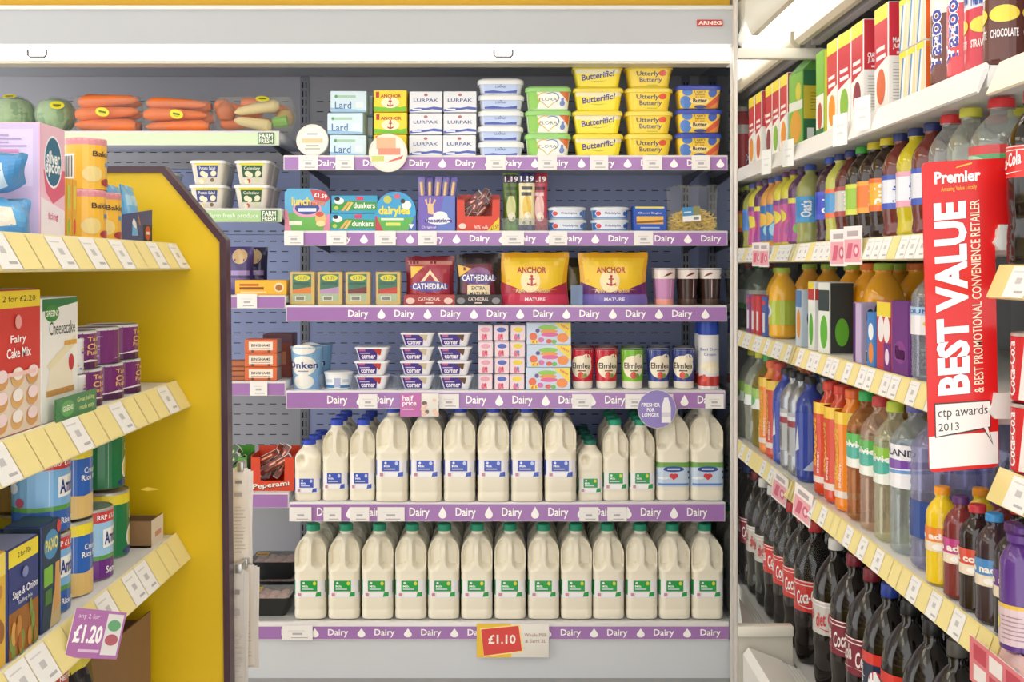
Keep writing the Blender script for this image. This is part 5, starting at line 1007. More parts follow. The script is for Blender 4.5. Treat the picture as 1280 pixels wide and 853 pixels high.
# shelf C
def stuff_box(u0, u1, h, X, specs, left, label, d=.05, top=None, col='34407c'):
    o = carton('stuffing_box', gy(u1, X) - gy(u0, X), d, h, col, 'stuffing', specs, left=left, top=top); gput(o, u0, u1, ZC, label, 'stuffing', d, X=X)
food = lambda s, cols, v1=.42, n=22: stars(n, -.42, .05, .42, v1, .07, cols, s)
stuff_box(-50, 7, .138, -.606, [('r', -.5, 0, .5, 1, 'e0b440'), ('r', -.5, .8, .5, 1, 'f0d860')] + food(2, ['c88a3c', 'e0b060', '9c6430'], .7, 26), None, 'yellow stuffing box at the picture edge, lower shelf', col='d8a83c')
stuff_box(9.5, 48, .135, -.606, [('r', -.5, 0, .5, 1, '34407c'), ('r', -.5, .84, .5, 1, 'f0dc38'), ('t', '2 for 70p', -.2, .88, .24, .95, '4a4430', .01), ('r', -.5, 0, .5, .42, '9c6428')] + food(4, ['c4843c', 'a8682c', '7c9444', 'd8a050']) + [('t', 'Sage & Onion', -.42, .52, .42, .62, 'f0f0f4', .015), ('t', 'Stuffing Mix', -.24, .46, .24, .51, 'd8dae8', .005), ('e', .0, .74, .1, .05, '7c86b8')], [('r', -.5, 0, .5, 1, '2c3468')], 'blue and yellow sage and onion stuffing box', top=[('r', -.5, 0, .5, 1, '8a90b4')])
stuff_box(52, 76, .14, -.608, [('r', -.5, 0, .5, 1, '243c50'), ('p', [(-.1, 0), (.5, 0), (.5, .5), (.1, .3)], 'c8b488'), ('e', -.02, .8, .4, .14, '4a90c0'), ('t', 'PAXO', -.34, .74, .34, .86, 'f0e048', .03), ('r', -.42, .42, .05, .6, '7cb83c'), ('p', [(.1, .1), (.42, .2), (.42, .6), (.2, .6)], 'd8a05c'), ('r', -.36, .24, .0, .38, '4c7c34'), ('e', .38, .94, .12, .06, 'd84848')], [('r', -.5, 0, .5, 1, '1c3040'), ('r', -.4, .5, .4, .8, '2c4a60')], 'dark blue and green stuffing box beside the tins', top=[('r', -.5, 0, .5, 1, '30485c')])
def tin(name, c, specs, r=.0375, h=.108): return cylinder_pack(name, r, h, 'c8c8c4', 'tin', [('r', -.5, .03, .5, .97, c)] + specs, n=28, metal=.7, rough=.3)
amb = lambda base, txt: [('r', -.5, .03, .5, .3, base), ('r', -.5, .3, .5, .36, '5a9c4a'), ('r', -.5, .82, .5, .97, 'd03c3c'), ('t', 'RRP £1.05', -.34, .86, -.14, .93, 'ffffff', .02), ('t', 'RRP £1.05', -.06, .86, .12, .93, 'ffffff', .02), ('p', [(-.02, .46), (.24, .5), (.24, .76), (-.02, .72)], 'f2f2ec'), ('t', 'Ambrosia', -.01, .52, .23, .7, '2c3c80', .03, 4), ('t', txt, .0, .1, .22, .2, 'f2f2f0', .02), ('e', -.3, .6, .05, .08, 'e8eef4'), ('e', -.24, .42, .03, .06, 'b84c6c')]
ta = tin('rice_pudding_tin', '7cb4e0', amb('3464b0', 'Rice Pudding')); tr2 = tin('creamed_rice_tin', '2c64b8', [('r', -.5, .82, .5, .97, 'f0dc38'), ('t', '69p', .1, .86, .18, .94, '4a4430', .01), ('p', [(-.5, .03), (.5, .03), (.5, .45), (.0, .32), (-.5, .45)], 'e0bc74'), ('t', 'Creamed', .0, .62, .18, .7, 'f2f2f0', .01), ('t', 'Rice Pudding', -.02, .5, .24, .6, 'f2f2f0', .025)])
tc = tin('custard_tin', '1f7c48', [('r', -.5, .82, .5, .97, 'f0dc38'), ('t', 'Custard', .08, .56, .26, .68, 'f2f6f0', .015), ('e', .16, .3, .12, .22, 'f2f0e4'), ('e', .16, .3, .09, .18, 'f0dc48'), ('e', .12, .1, .12, .06, '2c3c80')] + lines(6, -.36, .1, -.2, .75, '8cc0a0', .3))
ts = tin('semolina_tin', '9cc8e8', amb('6c2c84', 'Semolina')); td = tin('custard_tin', '9cc8e8', amb('3c8c3c', 'Devon Custard'))
RT = -.45
def tput(o, u, z, label, X=XG, rz=RT, g='stacked tins'): put(o, (X - .04, u, z), RZ + rz, label, 'tin', g)
tput(ta, 1.516, ZC + .1115, 'pale blue rice pudding tin with red price band, upper'); tput(ta, 1.517, ZC, 'pale blue rice pudding tin with red price band, lower')
tput(tr2, 1.597, ZC + .1115, 'blue and yellow creamed rice tin, upper'); tput(tr2, 1.598, ZC, 'blue and yellow creamed rice tin, lower')
tput(tc, 1.815, ZC + .1115, 'dark green custard tin with yellow band, upper', X=XG - .03); tput(tc, 1.808, ZC, 'dark green custard tin with yellow band, lower', X=XG - .02)
tput(ts, 1.68, ZC, 'pale blue and purple semolina tin with a red price band'); tput(td, 1.735, ZC, 'pale blue and green custard tin with red price band', X=XG - .063)
tput(tr2, 1.655, ZC + .1115, 'blue and yellow creamed rice tin in the rear stack, upper', X=XG - .09); tput(tr2, 1.655, ZC, 'blue and yellow creamed rice tin in the rear stack, lower', X=XG - .09)
tput(ta, 1.5, ZC, 'pale blue rice pudding tin behind the stuffing boxes, lower', X=XG - .1); tput(ta, 1.5, ZC + .1115, 'pale blue rice pudding tin behind the stuffing boxes, upper', X=XG - .1)
def tray(w, d, h, label, loc, rz=0, specs=None):
    mb = MB(); mb.box(-w / 2, w / 2, -d / 2, -d / 2 + .003, 0, h).box(-w / 2, w / 2, d / 2 - .003, d / 2, 0, h * 1.1).box(-w / 2, -w / 2 + .003, -d / 2 + .003, d / 2 - .003, 0, h).box(w / 2 - .003, w / 2, -d / 2 + .003, d / 2 - .003, 0, h * .9).box(-w / 2, w / 2, -d / 2, d / 2, 0, .003)
    o = obj('cardboard_tray', mb, plain('8c6a46', .7, noise=.08, scale=30)); put(o, loc, rz, label, 'cardboard box')
    if specs: obj('print', art(MB(), specs, w, h, front(-d / 2)), INK, o, smooth=0)
tray(gy(203) - gy(188), .16, .045, 'low cardboard tray beside the custard tins', (XG - .08, (gy(203) + gy(188)) / 2 + .004, ZC), RZ, [('r', -.5, 0, .5, 1, 'ddd2c4'), ('r', -.2, .3, .3, .5, 'c88a7c')])
tray(.26, .2, .165, 'brown cardboard case on the lowest gondola shelf', (-.74, 1.795, ZDD), RZ - .05)
o = cylinder_pack('condensed_milk_tin', .0375, .117, 'c8c8c4', 'tin', [('r', -.5, .03, .5, .97, 'c83c34'), ('r', -.5, .8, .5, .97, 'e8c83c'), ('e', .06, .5, .16, .3, 'f4ece0'), ('e', .06, .5, .14, .26, 'c03430'), ('t', 'Carnation', -.06, .42, .2, .6, 'ffffff', .03), ('t', 'NESTLE', .0, .66, .12, .72, 'ffffff', .02)], n=28, metal=.7)
put(o, (XG - .045, 1.52, ZDD), RZ - .4, 'red and yellow condensed milk tin on the lowest shelf, lower', 'tin', 'condensed milk tins'); put(o, (XG - .045, 1.52, ZDD + .1195), RZ - .4, 'red and yellow condensed milk tin on the lowest shelf, upper', 'tin', 'condensed milk tins')
o = pouch('sugar_bag', .09, .2, .05, '1c1c20', 'packet', [('r', -.5, 0, .5, 1, '1c1c20'), ('p', [(-.5, .9), (.5, .9), (.5, 1), (-.5, 1)], 'e8d84c'), ('e', 0, .5, .3, .2, '33333a')]); put(o, (XG - .03, 1.61, ZDD), RZ - .1, 'black packet with yellow top beside the condensed milk', 'packet')
X = -.563; Y = X * F / (114 - CX)
card('price_card', [('r', -.5, 0, .5, 1, 'b474b0'), ('r', .14, .08, .46, .94, 'e6e2e2'), ('t', 'any 2 for', -.42, .78, -.02, .9, 'f0dcee', .0), ('t', '£1.20', -.44, .3, .1, .68, 'ffffff', .04), ('e', .3, .7, .13, .12, '6cac7c'), ('e', .3, .4, .13, .12, 'b86470'), ('r', -.3, .12, .1, .18, 'e2c4e0')], .105, .062, (X, Y, .925), 'purple any two for price card hanging below the tins', rz=RZ - .35, ry=.35)
o = obj('paper_tag', MB().prism_y([(0, 0), (.012, .004), (.03, 0), (.012, -.003)], 0, .0006), plain('e8c848', .5)); o.location = (XG + .004, gy(172), 1.085); tag(o, 'small torn yellow paper tag stuck on the custard tin', 'tag')
# ------------------------------------------------------------------ drinks chiller goods (fronts face -x)
RR = -math.pi / 2
def ry(u, X): return X * F / (u - CX)
LIQ = {}
def bottle(name, r, h, col, cap, specs, lab=(.28, .62), kind='soft', clear_top=None, capr=None, cat='bottle', rib=False, cov=1.0, cap2=None, waist=.0, mat=None):
    cr = capr or r * .42; n = 20; pr = [(0, .0), (r * .7, 0.0), (r * .95, .006)]
    sh = {'soft': .66, 'big': .64, 'round': .7, 'sport': .7, 'juice': .6}[kind]
    lo, hi = lab; steps = 26
    for i in range(steps):
        t = .04 + (sh - .04) * i / (steps - 1); k = 1.0
        if rib and not (lo - .02 < t < hi + .02): k = 1 - .035 * (i % 2)
        if waist: k *= 1 - waist * math.exp(-((t - (lo + hi) / 2) / .12) ** 2)
        if kind in ('soft', 'big') and t < lo: k *= 1 - .07 * math.exp(-((t - lo * .55) / .06) ** 2)
        pr.append((r * k, t * h))
    for i in range(1, 9):
        q = i / 8; t = sh + (.88 - sh) * q; k = math.cos(q * math.pi / 2) ** .9 if kind != 'juice' else 1 - q ** 2
        pr.append((max(cr * .88, cr * .88 + (r - cr * .88) * k), t * h))
    pr += [(cr * .88, .915 * h), (cr * 1.05, .917 * h), (cr * 1.05, .925 * h), (cr * .8, .93 * h), (0, .93 * h)]
    # petal foot for fizzy bottles
    mb = MB(); rings = []
    for rad, z in pr:
        ring = []
        for j in range(n):
            a = 2 * math.pi * j / n; q = rad
            if kind == 'big' and z < h * .14 and rad > 0: q = rad * (1 - .06 * (1 + math.cos(5 * a)) * (1 - z / (h * .14)))
            ring.append((q * math.sin(a), -q * math.cos(a), z))
        rings.append(ring)
    mb.loft(rings)
    m = mat or plain(col, .1, coat=.35)
    o = obj(name, mb, m, smooth=60); o['category'] = cat
    obj('cap', MB().lathe([(0, .925 * h), (cr, .925 * h), (cr * 1.06, .93 * h), (cr * 1.03, .99 * h), (cr * .9, h), (0, h)], 16) if kind != 'sport' else MB().lathe([(0, .88 * h), (cr * 1.5, .88 * h), (cr * 1.5, .94 * h), (cr * .9, .95 * h), (cr * .85, .99 * h), (cr * .7, h), (0, h)], 16), plain(cap, .4), o)
    if specs: obj('printed_label', art(MB(), specs, 2 * math.pi * r * cov, h * (hi - lo), wrap(r, r, r, h * lo, (lambda v: 1 - waist * math.exp(-((v / h + lo - (lo + hi) / 2) / .12) ** 2)) if waist else None), du=r * .32, dv=h * .03 if waist else 0, base=.0008), INKG, o, smooth=0)
    return o
BEH = ('front', 'second', 'third')
def run(shelf_z, items, r_gap, X0, phrase, group, rows=2, names=None):
    """items: (u, proto, radius, description); the nearest first"""
    cnt = {}
    for i, (u, p, r, d) in enumerate(items):
        X = X0 + r; y = ry(u, X)
        if i: y = max(y, last + r + .0055)
        if abs(y - YD) < r + .016: y = YD + r + .0165
        last = y + r
        if y > 3.6: continue
        for row in range(rows):
            if row and y > 3.3: continue
            put(p, (X + row * (2 * r + r_gap), y, shelf_z), RR + R.uniform(-.25, .25), '%s, %s from near end of %s %s row' % (d, ORD[i], phrase, BEH[row]), None, group)
def lab2(bg, c2, txt, tc, n=2, ww=.2, rot=0, extra=()):
    s = [('r', -.5, 0, .5, 1, bg), ('r', -.5, .0, .5, .18, c2), ('r', -.5, .86, .5, 1, c2)] + list(extra)
    for c in (-.13, .17):
        s.append(('t', txt, c - .12, .36, c + .12, .66, tc, .03) if rot == 0 else ('t', txt, c - .065, .2, c + .065, .84, tc, .035, rot))
    return s
# label designs face outwards: repeat so the name shows whichever way the bottle is turned
COLA = lambda bg, txt, tc: [('r', -.5, 0, .5, 1, bg), ('r', -.5, .84, .5, .98, 'f2e6e4'), ('r', -.5, .87, .5, .95, bg)] + sum([[('t', txt, c - .11, .3, c + .11, .74, tc, .02, 12), ('p', [(c - .12, .2), (c, .12), (c + .12, .2), (c, .16)], tc)] for c in (-.32, -.07, .18, .43)], [])
# bottom deck: two-litre colas
DK = '120c0a'
Rb, Hb = .0485, .322
ck = bottle('cola_bottle', Rb, Hb, DK, 'c8242c', COLA('d8241f', 'Coca-Cola', 'ffffff'), (.38, .6), 'big', capr=.0155)
cd = bottle('cola_bottle', Rb, Hb, DK, 'e2e0dc', COLA('c4c0ba', 'diet Coke', 'c8242c'), (.38, .6), 'big', capr=.0155)
cc_ = bottle('cola_bottle', Rb, Hb, DK, '7c1c2c', COLA('7c1c30', 'Coca-Cola', 'f4e8e8'), (.38, .6), 'big', capr=.0155)
PEP = [('r', -.5, 0, .5, 1, '182848'), ('r', -.5, .76, .5, 1, 'd8382c')] + sum([[('e', c, .36, .055, .28, 'f2f2f4'), ('p', ell(c, .4, .05, .24, 12, 10, 170), 'c8283c'), ('p', ell(c, .32, .05, .24, 12, 190, 350), '2c4ca8'), ('t', 'pepsi', c + .08, .16, c + .15, .7, 'f2f2f4', .01, 90)] for c in (-.36, -.12, .12, .36)], [])
cp_ = bottle('cola_bottle', Rb, Hb, DK, '24409c', PEP, (.36, .62), 'big', capr=.0155)
cm_ = bottle('cola_bottle', Rb, Hb, DK, '18181c', [('r', -.5, 0, .5, 1, '18181c'), ('r', -.5, .76, .5, 1, 'd8382c')] + sum([[('r', c - .05, .25, c + .05, .55, '3a3a44')] for c in (-.3, 0, .3)], []), (.36, .62), 'big', capr=.0155)
cz_ = bottle('cola_bottle', Rb, Hb, DK, '54504c', COLA('1c1a1a', 'Coca-Cola', 'e8e0dc'), (.38, .6), 'big', capr=.0155)
NC = {ck: 'red-capped cola bottle with red label', cd: 'white-capped cola bottle with silver label', cc_: 'maroon-capped cola bottle with maroon label', cp_: 'blue-capped cola bottle with navy label', cm_: 'black-capped cola bottle', cz_: 'grey-capped cola bottle with black label'}
def deck_pos(us): return us
its = [(1232, cz_), (1199, cz_), (1167, cm_), (1139, cm_), (1113, cp_), (1090, cc_), (1068, cc_), (1045, cd), (1027, ck), (1010, ck), (994, ck), (981, ck), (970, cd), (958, cd), (948, cc_), (939, cp_), (932, cp_)]
run(.5402, [(u, p, Rb, NC[p]) for u, p in its], .008, .652, 'bottom deck', 'two-litre cola bottles', 2)
# fourth shelf
Z4R = .9573
CLR = clear('e9f0f2', .1, .55, .05); 
def clearb(tint, a=.22): return clear(tint, a * .7, .6, .06, .45)
wat = bottle('water_bottle', .042, .262, 'e8eef0', '6a6ab0', [('r', -.5, 0, .5, 1, 'f0eef2'), ('p', [(-.5, .1), (-.1, .4), (.3, .5), (.5, .4), (.5, .62), (.2, .8), (-.2, .62), (-.5, .5)][:4] + [(.5, .62), (.0, .66), (-.5, .34)], '7a48a8'), ('p', [(-.5, .22), (.5, .42), (.5, .5), (-.5, .3)], '6a9cd8'), ('t', 'HIGHLAND', -.2, .74, .2, .9, '3c3850', .02)], (.44, .72), 'round', rib=True, mat=clearb('dfe9ee'), capr=.014)
wat2 = bottle('water_bottle', .05, .27, 'e8eef0', '5a5aa8', [('r', -.5, 0, .5, 1, '2c4c94'), ('t', 'ICE', -.36, .46, -.06, .86, 'f0f2f8', .05), ('t', 'VALLEY', -.38, .14, -.04, .36, 'f0f2f8', .02), ('t', 'ICE', .14, .46, .44, .86, 'f0f2f8', .05)], (.2, .42), 'round', rib=True, mat=clear('c8c8e8', .2, .65, .06, .4), capr=.016)
def vol(cap, tint, c1, c2): return bottle('flavoured_water_bottle', .037, .25, tint, cap, [('r', -.5, 0, .5, 1, 'eceee6'), ('r', -.5, .7, .5, 1, c1), ('e', -.2, .3, .12, .26, c2), ('e', .3, .3, .12, .26, c2), ('e', .05, .46, .13, .2, '4cae9c'), ('t', 'Volvic', -.14, .6, .16, .8, 'f4f6f0', .02), ('t', 'Volvic', -.46, .6, -.2, .8, 'f4f6f0', .02)], (.42, .68), 'round', rib=True, mat=clearb(tint, .3), capr=.0145)
v1, v2, v3 = vol('c4d640', 'eef0d8', '8cc040', 'd8d848'), vol('c83c3c', 'f2dcc8', '58ac50', 'd84c48'), vol('2fae58', 'd8a878', '58b850', 'd86a50')
luc = lambda cap, col, c2: bottle('energy_drink_bottle', .036, .245, col, cap, [('r', -.5, 0, .5, 1, col), ('r', -.5, .86, .5, 1, 'f0c83c'), ('r', -.5, 0, .5, .08, 'e4d8d0')] + sum([[('t', 'LUCOZADE', c - .045, .2, c + .045, .8, 'f2c430', .04, 90), ('t', 'ENERGY', c + .06, .12, c + .085, .4, 'f4e8e0', .02, 90)] for c in (-.3, 0, .3)], []), (.12, .82), 'juice', capr=.0165, waist=.06)
lo_, lr_ = luc('e8682c', 'ee8a24', 'f2c430'), luc('d8402c', 'd24424', 'f2c430')
boo = bottle('energy_drink_bottle', .034, .24, 'a8aaae', '18181c', [('r', -.5, 0, .5, 1, 'b8babe'), ('r', -.5, .82, .5, .9, 'e8e8ea'), ('r', -.5, .66, .5, .8, '9c2430')] + sum([[('r', c - .05, .06, c + .05, .64, '9c9a98'), ('t', 'ENERGY', c - .035, .1, c + .035, .6, '3a3636', .03, 90)] for c in (-.3, 0, .3)], []), (.2, .62), 'round', capr=.0135, mat=plain('a9abb0', .25, .7))
bob = bottle('energy_drink_bottle', .034, .24, '2440a4', '18181c', [('r', -.5, 0, .5, 1, '2844b0'), ('p', [(-.5, .0), (-.1, .5), (-.2, 0)], 'c8d0e8'), ('p', [(.1, .0), (.4, .5), (.3, 0)], 'c8d0e8'), ('p', [(-.04, .3), (.05, .36), (.03, .8)], 'e8ecf6')], (.12, .66), 'round', capr=.0135)
spr_ = lambda cap, col: bottle('fizzy_drink_bottle', .046, .255, col, cap, [('r', -.5, 0, .5, 1, 'e8ecec'), ('r', -.5, .5, .5, 1, '9cc460'), ('e', -.1, .4, .14, .3, '4cae4c'), ('e', .3, .4, .14, .3, '9c6cb4')], (.42, .64), 'big', mat=clearb(col, .3), capr=.0155)
sy, sg_ = spr_('d8d83c', 'e6eae0'), spr_('2fae58', 'c8b450')
its4 = [(1178, wat2, .05, 'large lilac water bottle'), (1152, wat, .042, 'ribbed purple-labelled water bottle'), (1136, v1, .037, 'lime-capped clear fruit water bottle'), (1119, v2, .037, 'red-capped clear fruit water bottle'), (1103, v3, .037, 'green-capped amber fruit water bottle'), (1084, lo_, .036, 'orange energy drink bottle'), (1068, lr_, .036, 'red energy drink bottle'), (1054, lr_, .036, 'red energy drink bottle'), (1039, bob, .034, 'blue energy drink bottle'), (1024, boo, .034, 'silver energy drink bottle'), (1011, boo, .034, 'silver energy drink bottle'), (1000, bob, .034, 'blue energy drink bottle'), (989, lr_, .036, 'red energy drink bottle'), (979.5, lo_, .036, 'orange energy drink bottle'), (968, sg_, .046, 'green-capped large fizzy drink bottle'), (954, sy, .046, 'yellow-capped large fizzy drink bottle'), (942, sy, .046, 'yellow-capped large fizzy drink bottle')]
run(Z4R, its4, .006, .652, 'fourth shelf', 'large drink bottles', 2)
# children's drinks at the near end of the fourth shelf
def kid(cap, col, lc, txt): return bottle('small_drink_bottle', .0245, .152, col, cap, [('r', -.5, 0, .5, 1, lc), ('r', -.5, 0, .5, .4, 'ecdcc4')] + sum([[('t', txt, c - .1, .5, c + .1, .78, 'f6f0e6', .04), ('e', c, .2, .06, .13, 'f8f4ec')] for c in (-.36, -.12, .12, .36)], []), (.36, .6), 'round', capr=.0115)
ko, kp, kr, kb, kv = kid('f09a24', 'ecc81c', 'ec8430', 'ade'), kid('5c2c6c', '7c2c2c', 'c03c84', 'ade'), kid('c8303c', '241414', 'd84c34', 'cola'), kid('3c90d0', '3a2830', '4c8cc8', 'nade'), kid('5c2c6c', '1c1418', '6c3c90', 'ade')
X0 = .642
for i, (u, p, d) in enumerate(((1178, ko, 'orange-capped yellow'), (1201, kp, 'purple-capped red'), (1222, kr, 'red-capped dark'), (1243, kb, 'blue-capped dark'), (1267, kv, 'purple-capped dark'))):
    X = X0 + .0245; y = ry(u, X) - .11 * 0
    put(p, (X - .0, y, Z4R if y > YN + .012 else Z4R), RR + .2, d + ' small drink bottle in the front file near the pink strip', 'bottle', 'small drink bottles')
for i, (u, p, d) in enumerate(((1178, ko, 'orange-capped yellow'), (1201, kp, 'purple-capped red'), (1222, kr, 'red-capped dark'))):
    X = X0 + .0245; put(p, (X + .054, ry(u, X) - .012, Z4R), RR, d + ' small drink bottle standing in the rear file', 'bottle', 'small drink bottles')
o = bottle('sports_bottle', .027, .16, '5c3484', '5c3484', [('r', -.5, 0, .5, 1, 'd8c0c8'), ('r', -.5, .9, .5, 1, 'e0b84c'), ('e', -.1, .5, .1, .22, 'e8d840')] + lines(6, .02, .15, .3, .8, 'a88a94', .3), (.08, .4), 'sport', capr=.012)
put(o, (.6515, 1.398, .9573), RR, 'purple sports cap bottle at the lower picture edge', 'bottle')
# third shelf
Z3R = 1.2663
oj = lambda cap: bottle('orange_juice_bottle', .041, .19, 'f0a81c', cap, [('r', -.5, 0, .5, 1, 'ee9030'), ('r', -.5, .8, .5, 1, 'f4c04c'), ('p', [(-.5, 0), (.5, 0), (.5, .2), (-.5, .3)], '8cb83c')] + sum([[('e', c, .55, .09, .3, 'f0f0f2'), ('e', c, .55, .06, .2, '34488c'), ('e', c + .015, .56, .03, .1, 'f4f4f6')] for c in (-.3, 0, .3)], []), (.2, .5), 'juice', capr=.019)
ojo, ojl = oj('ee7a24'), oj('a8c83c')
vb = bottle('orange_juice_bottle', .036, .18, 'f2b41c', 'a8c83c', [('r', -.5, 0, .5, 1, 'ee9c3c'), ('r', 0, 0, .5, 1, 'b8c83c'), ('e', -.05, .55, .1, .28, 'e8e8f0'), ('e', -.05, .55, .06, .18, '34489c')], (.2, .54), 'juice', capr=.017)
def pack(name, w, d, h, f, l, col, lb, u, X0=.655, rz=0, z=Z3R, gable=False, cat='carton'):
    o = carton(name, w, d, h, col, cat, f, left=l, right=l)
    y = ry(u, X0); put(o, (X0 + d / 2, y + w / 2, z), RR + rz, lb, cat); return o
# near-facing face of a carton on this side is its local +x side
pack('juice_multipack', .08, .062, .125, [('r', -.5, 0, .5, 1, '6c2c80'), ('t', 'Ribena', -.3, .2, .3, .4, 'f0e4f0', .03), ('e', 0, .3, .34, .16, '8c3c90')], [('r', -.5, 0, .5, 1, '6c3484'), ('t', 'Ribena', -.2, .1, .2, .9, 'd8c0dc', .02, 90)], '6c2c80', 'purple blackcurrant drink multipack nearest the red sign', 1136)
pack('juice_multipack', .075, .05, .122, [('r', -.5, 0, .5, 1, 'c43848'), ('r', -.5, .78, .5, 1, 'f0d83c'), ('e', -.2, .6, .22, .2, 'f2ecec'), ('e', .22, .6, .22, .2, 'f2ecec'), ('p', [(.02, 0), (.5, 0), (.5, .4), (.02, .4)], '6c2c80'), ('e', .25, .2, .14, .12, 'e8d8ec')], [('r', -.5, 0, .5, 1, '6c2c80'), ('t', '2 for £1', -.4, .84, .4, .94, 'f0e050', .01)], 'b84860', 'red and purple drink multipack with yellow top band', 1114)
pack('juice_carton', .045, .05, .1, [('r', -.5, 0, .5, 1, '3c80c8'), ('e', 0, .25, .3, .2, 'ee8c2c'), ('e', 0, .65, .34, .16, 'f2f4f6')], [('r', -.5, 0, .5, 1, '3c80c8')], '3c80c8', 'small blue juice carton beside the blackcurrant pack', 1094)
pack('juice_multipack', .05, .065, .115, [('r', -.5, 0, .5, 1, 'c8b4d8'), ('p', [(-.5, 0), (-.2, 0), (-.2, 1), (-.5, 1)], '5c2c74')], [('r', -.5, 0, .5, 1, 'a89cb8'), ('r', -.4, .02, .4, .22, 'e6e8d8')] + [('r', -.38 + .06 * i, .03, -.35 + .06 * i, .2, '3a3a3a') for i in range(13)] + stars(14, -.3, .32, .3, .9, .1, ['2c2444', '3c3058', '4c6c3c'], 3), 'b8a8c8', 'grey blackcurrant multipack with berries and barcode', 1077)
pack('juice_carton', .05, .055, .15, [('r', -.5, 0, .5, 1, 'e8ece4'), ('e', 0, .3, .34, .24, '5cac34'), ('r', -.5, .74, .5, .9, 'c43838'), ('r', -.5, .9, .5, 1, 'f0dc3c')], [('r', -.5, 0, .5, 1, 'eae8ea'), ('r', -.5, .74, .5, .9, 'c43838')] + stars(12, -.35, .1, .35, .5, .09, ['4c2c5c', '3c2448'], 5), 'e8e8e4', 'tall white juice carton with green apple, third shelf', 1018)
pack('juice_carton', .05, .055, .15, [('r', -.5, 0, .5, 1, 'e0e4dc'), ('e', 0, .3, .34, .24, '5cac34'), ('r', -.5, .6, .5, .9, '2c3c3c')], [('r', -.5, 0, .5, 1, '2c3438'), ('e', 0, .3, .3, .2, '5cac34')], 'd8d8d4', 'tall dark-sided juice carton with green apple', 1033, rz=.2)
pack('juice_carton', .05, .055, .13, [('r', -.5, 0, .5, 1, 'd8e4f0'), ('e', 0, .4, .36, .26, 'ee9c34'), ('r', -.5, .7, .5, 1, '5a8cc8')], [('r', -.5, 0, .5, 1, 'ccdcec'), ('e', 0, .5, .3, .2, '3c4c90')], 'd8e4f0', 'pale blue and orange juice carton beside the yellow bottle', 1002)
for i, (u, c, lb) in enumerate(((957, '4868b8', 'blue'), (949, 'd83c44', 'red and white'), (943, 'c84450', 'red'), (937, '8c4c90', 'purple'))):
    pack('small_juice_carton', .04, .045, .105, [('r', -.5, 0, .5, 1, c), ('r', -.3, .1, .3, .6, 'eeeae8'), ('r', -.5, .8, .5, .9, 'd84448')], [('r', -.5, 0, .5, 1, c), ('r', -.3, .2, .3, .5, 'e8e4e2')], c, 'small %s juice carton behind the clear divider' % lb, u)
its3 = [(1066, ojl, 'lime-capped'), (1060, ojo, 'orange-capped')]
for i, (X, u, p, d) in enumerate(((.75, 2.406, ojl, 'lime-capped orange juice bottle left of the blackcurrant pack'), (.757, 2.316, ojo, 'orange-capped orange juice bottle above the blackcurrant pack'), (.845, 2.38, ojl, 'lime-capped orange juice bottle behind, second from the orange caps'), (.845, 2.286, ojo, 'orange-capped orange juice bottle above the red multipack'), (.755, 2.224, ojl, 'lime-capped orange juice bottle behind the purple multipack'), (.80, 2.763, ojl, 'lime-capped orange juice bottle behind the tall cartons'), (.78, 2.868, ojl, 'lime-capped orange juice bottle in the rear by the divider'))):
    put(p, (X, u, Z3R), RR + .2, d, 'bottle', 'orange juice bottles')
put(vb, (.69, ry(979, .69), Z3R), RR + .15, 'yellow juice bottle with lime cap beside the pale cartons', 'bottle'); put(vb, (.76, ry(974, .76), Z3R), RR + .4, 'yellow juice bottle with lime cap, behind the front one', 'bottle')
cb1 = bottle('fizzy_drink_bottle', .04, .19, 'dde6e0', 'c83038', [('r', -.5, 0, .5, 1, 'dfe8ea'), ('r', -.5, 0, .5, .3, '5cac5c')], (.3, .6), 'soft', mat=clearb('dfe8e4', .3), capr=.014); cb2 = bottle('fizzy_drink_bottle', .04, .19, 'dde6e0', '1f7c44', [('r', -.5, 0, .5, 1, 'dfe8ea'), ('r', -.5, 0, .5, .3, '5cac5c')], (.3, .6), 'soft', mat=clearb('d8e6dc', .3), capr=.014)
for i, (X, u, p, d) in enumerate(((.72, 948, cb2, 'green-capped clear bottle behind the small juice cartons'), (.72, 936, cb1, 'red-capped clear bottle behind the small juice cartons'), (.80, 965, cb1, 'red-capped clear bottle behind the yellow juice bottle'), (.70, 919, cb2, 'green-capped clear bottle farthest on the third shelf'))): put(p, (X, ry(u, X), Z3R), RR, d, 'bottle', 'clear fizzy bottles')
wb2 = bottle('water_bottle', .034, .185, 'e8eef0', '4c6cb8', [('r', -.5, 0, .5, 1, 'ece8ec'), ('r', -.5, .7, .5, 1, 'a8cce8'), ('t', 'COUNTY', -.2, .76, .2, .92, '3c5c9c', .02), ('e', .1, .4, .08, .12, 'e8c83c')], (.4, .64), 'round', rib=True, mat=clearb('cfd8e0', .35), capr=.013)
put(wb2, (.68, 1.766, Z3R), RR + .6, 'small clear water bottle with pale blue label beside the sign', 'bottle')
# dark cases at the rear of the third shelf
for i, (u, X, c) in enumerate(((3.5, 1.0, '2c4468'), (3.28, 1.0, '24384c'), (3.06, 1.0, '24384c'))):
    o = carton('drinks_case', .19, .12, .19, c, 'carton', [('r', -.5, 0, .5, 1, c), ('e', -.3, .6, .14, .2, 'e0904c'), ('e', .2, .5, .2, .12, '6a90b8')], left=[('r', -.5, 0, .5, 1, c), ('e', 0, .6, .3, .2, 'd8884c')], right=[('r', -.5, 0, .5, 1, c), ('e', 0, .6, .3, .2, 'd8884c')]); put(o, (X, u, Z3R), RR, 'dark blue drinks case at the rear of the third shelf, ' + ('farthest', 'middle', 'nearest')[i], 'carton', 'rear drinks cases')
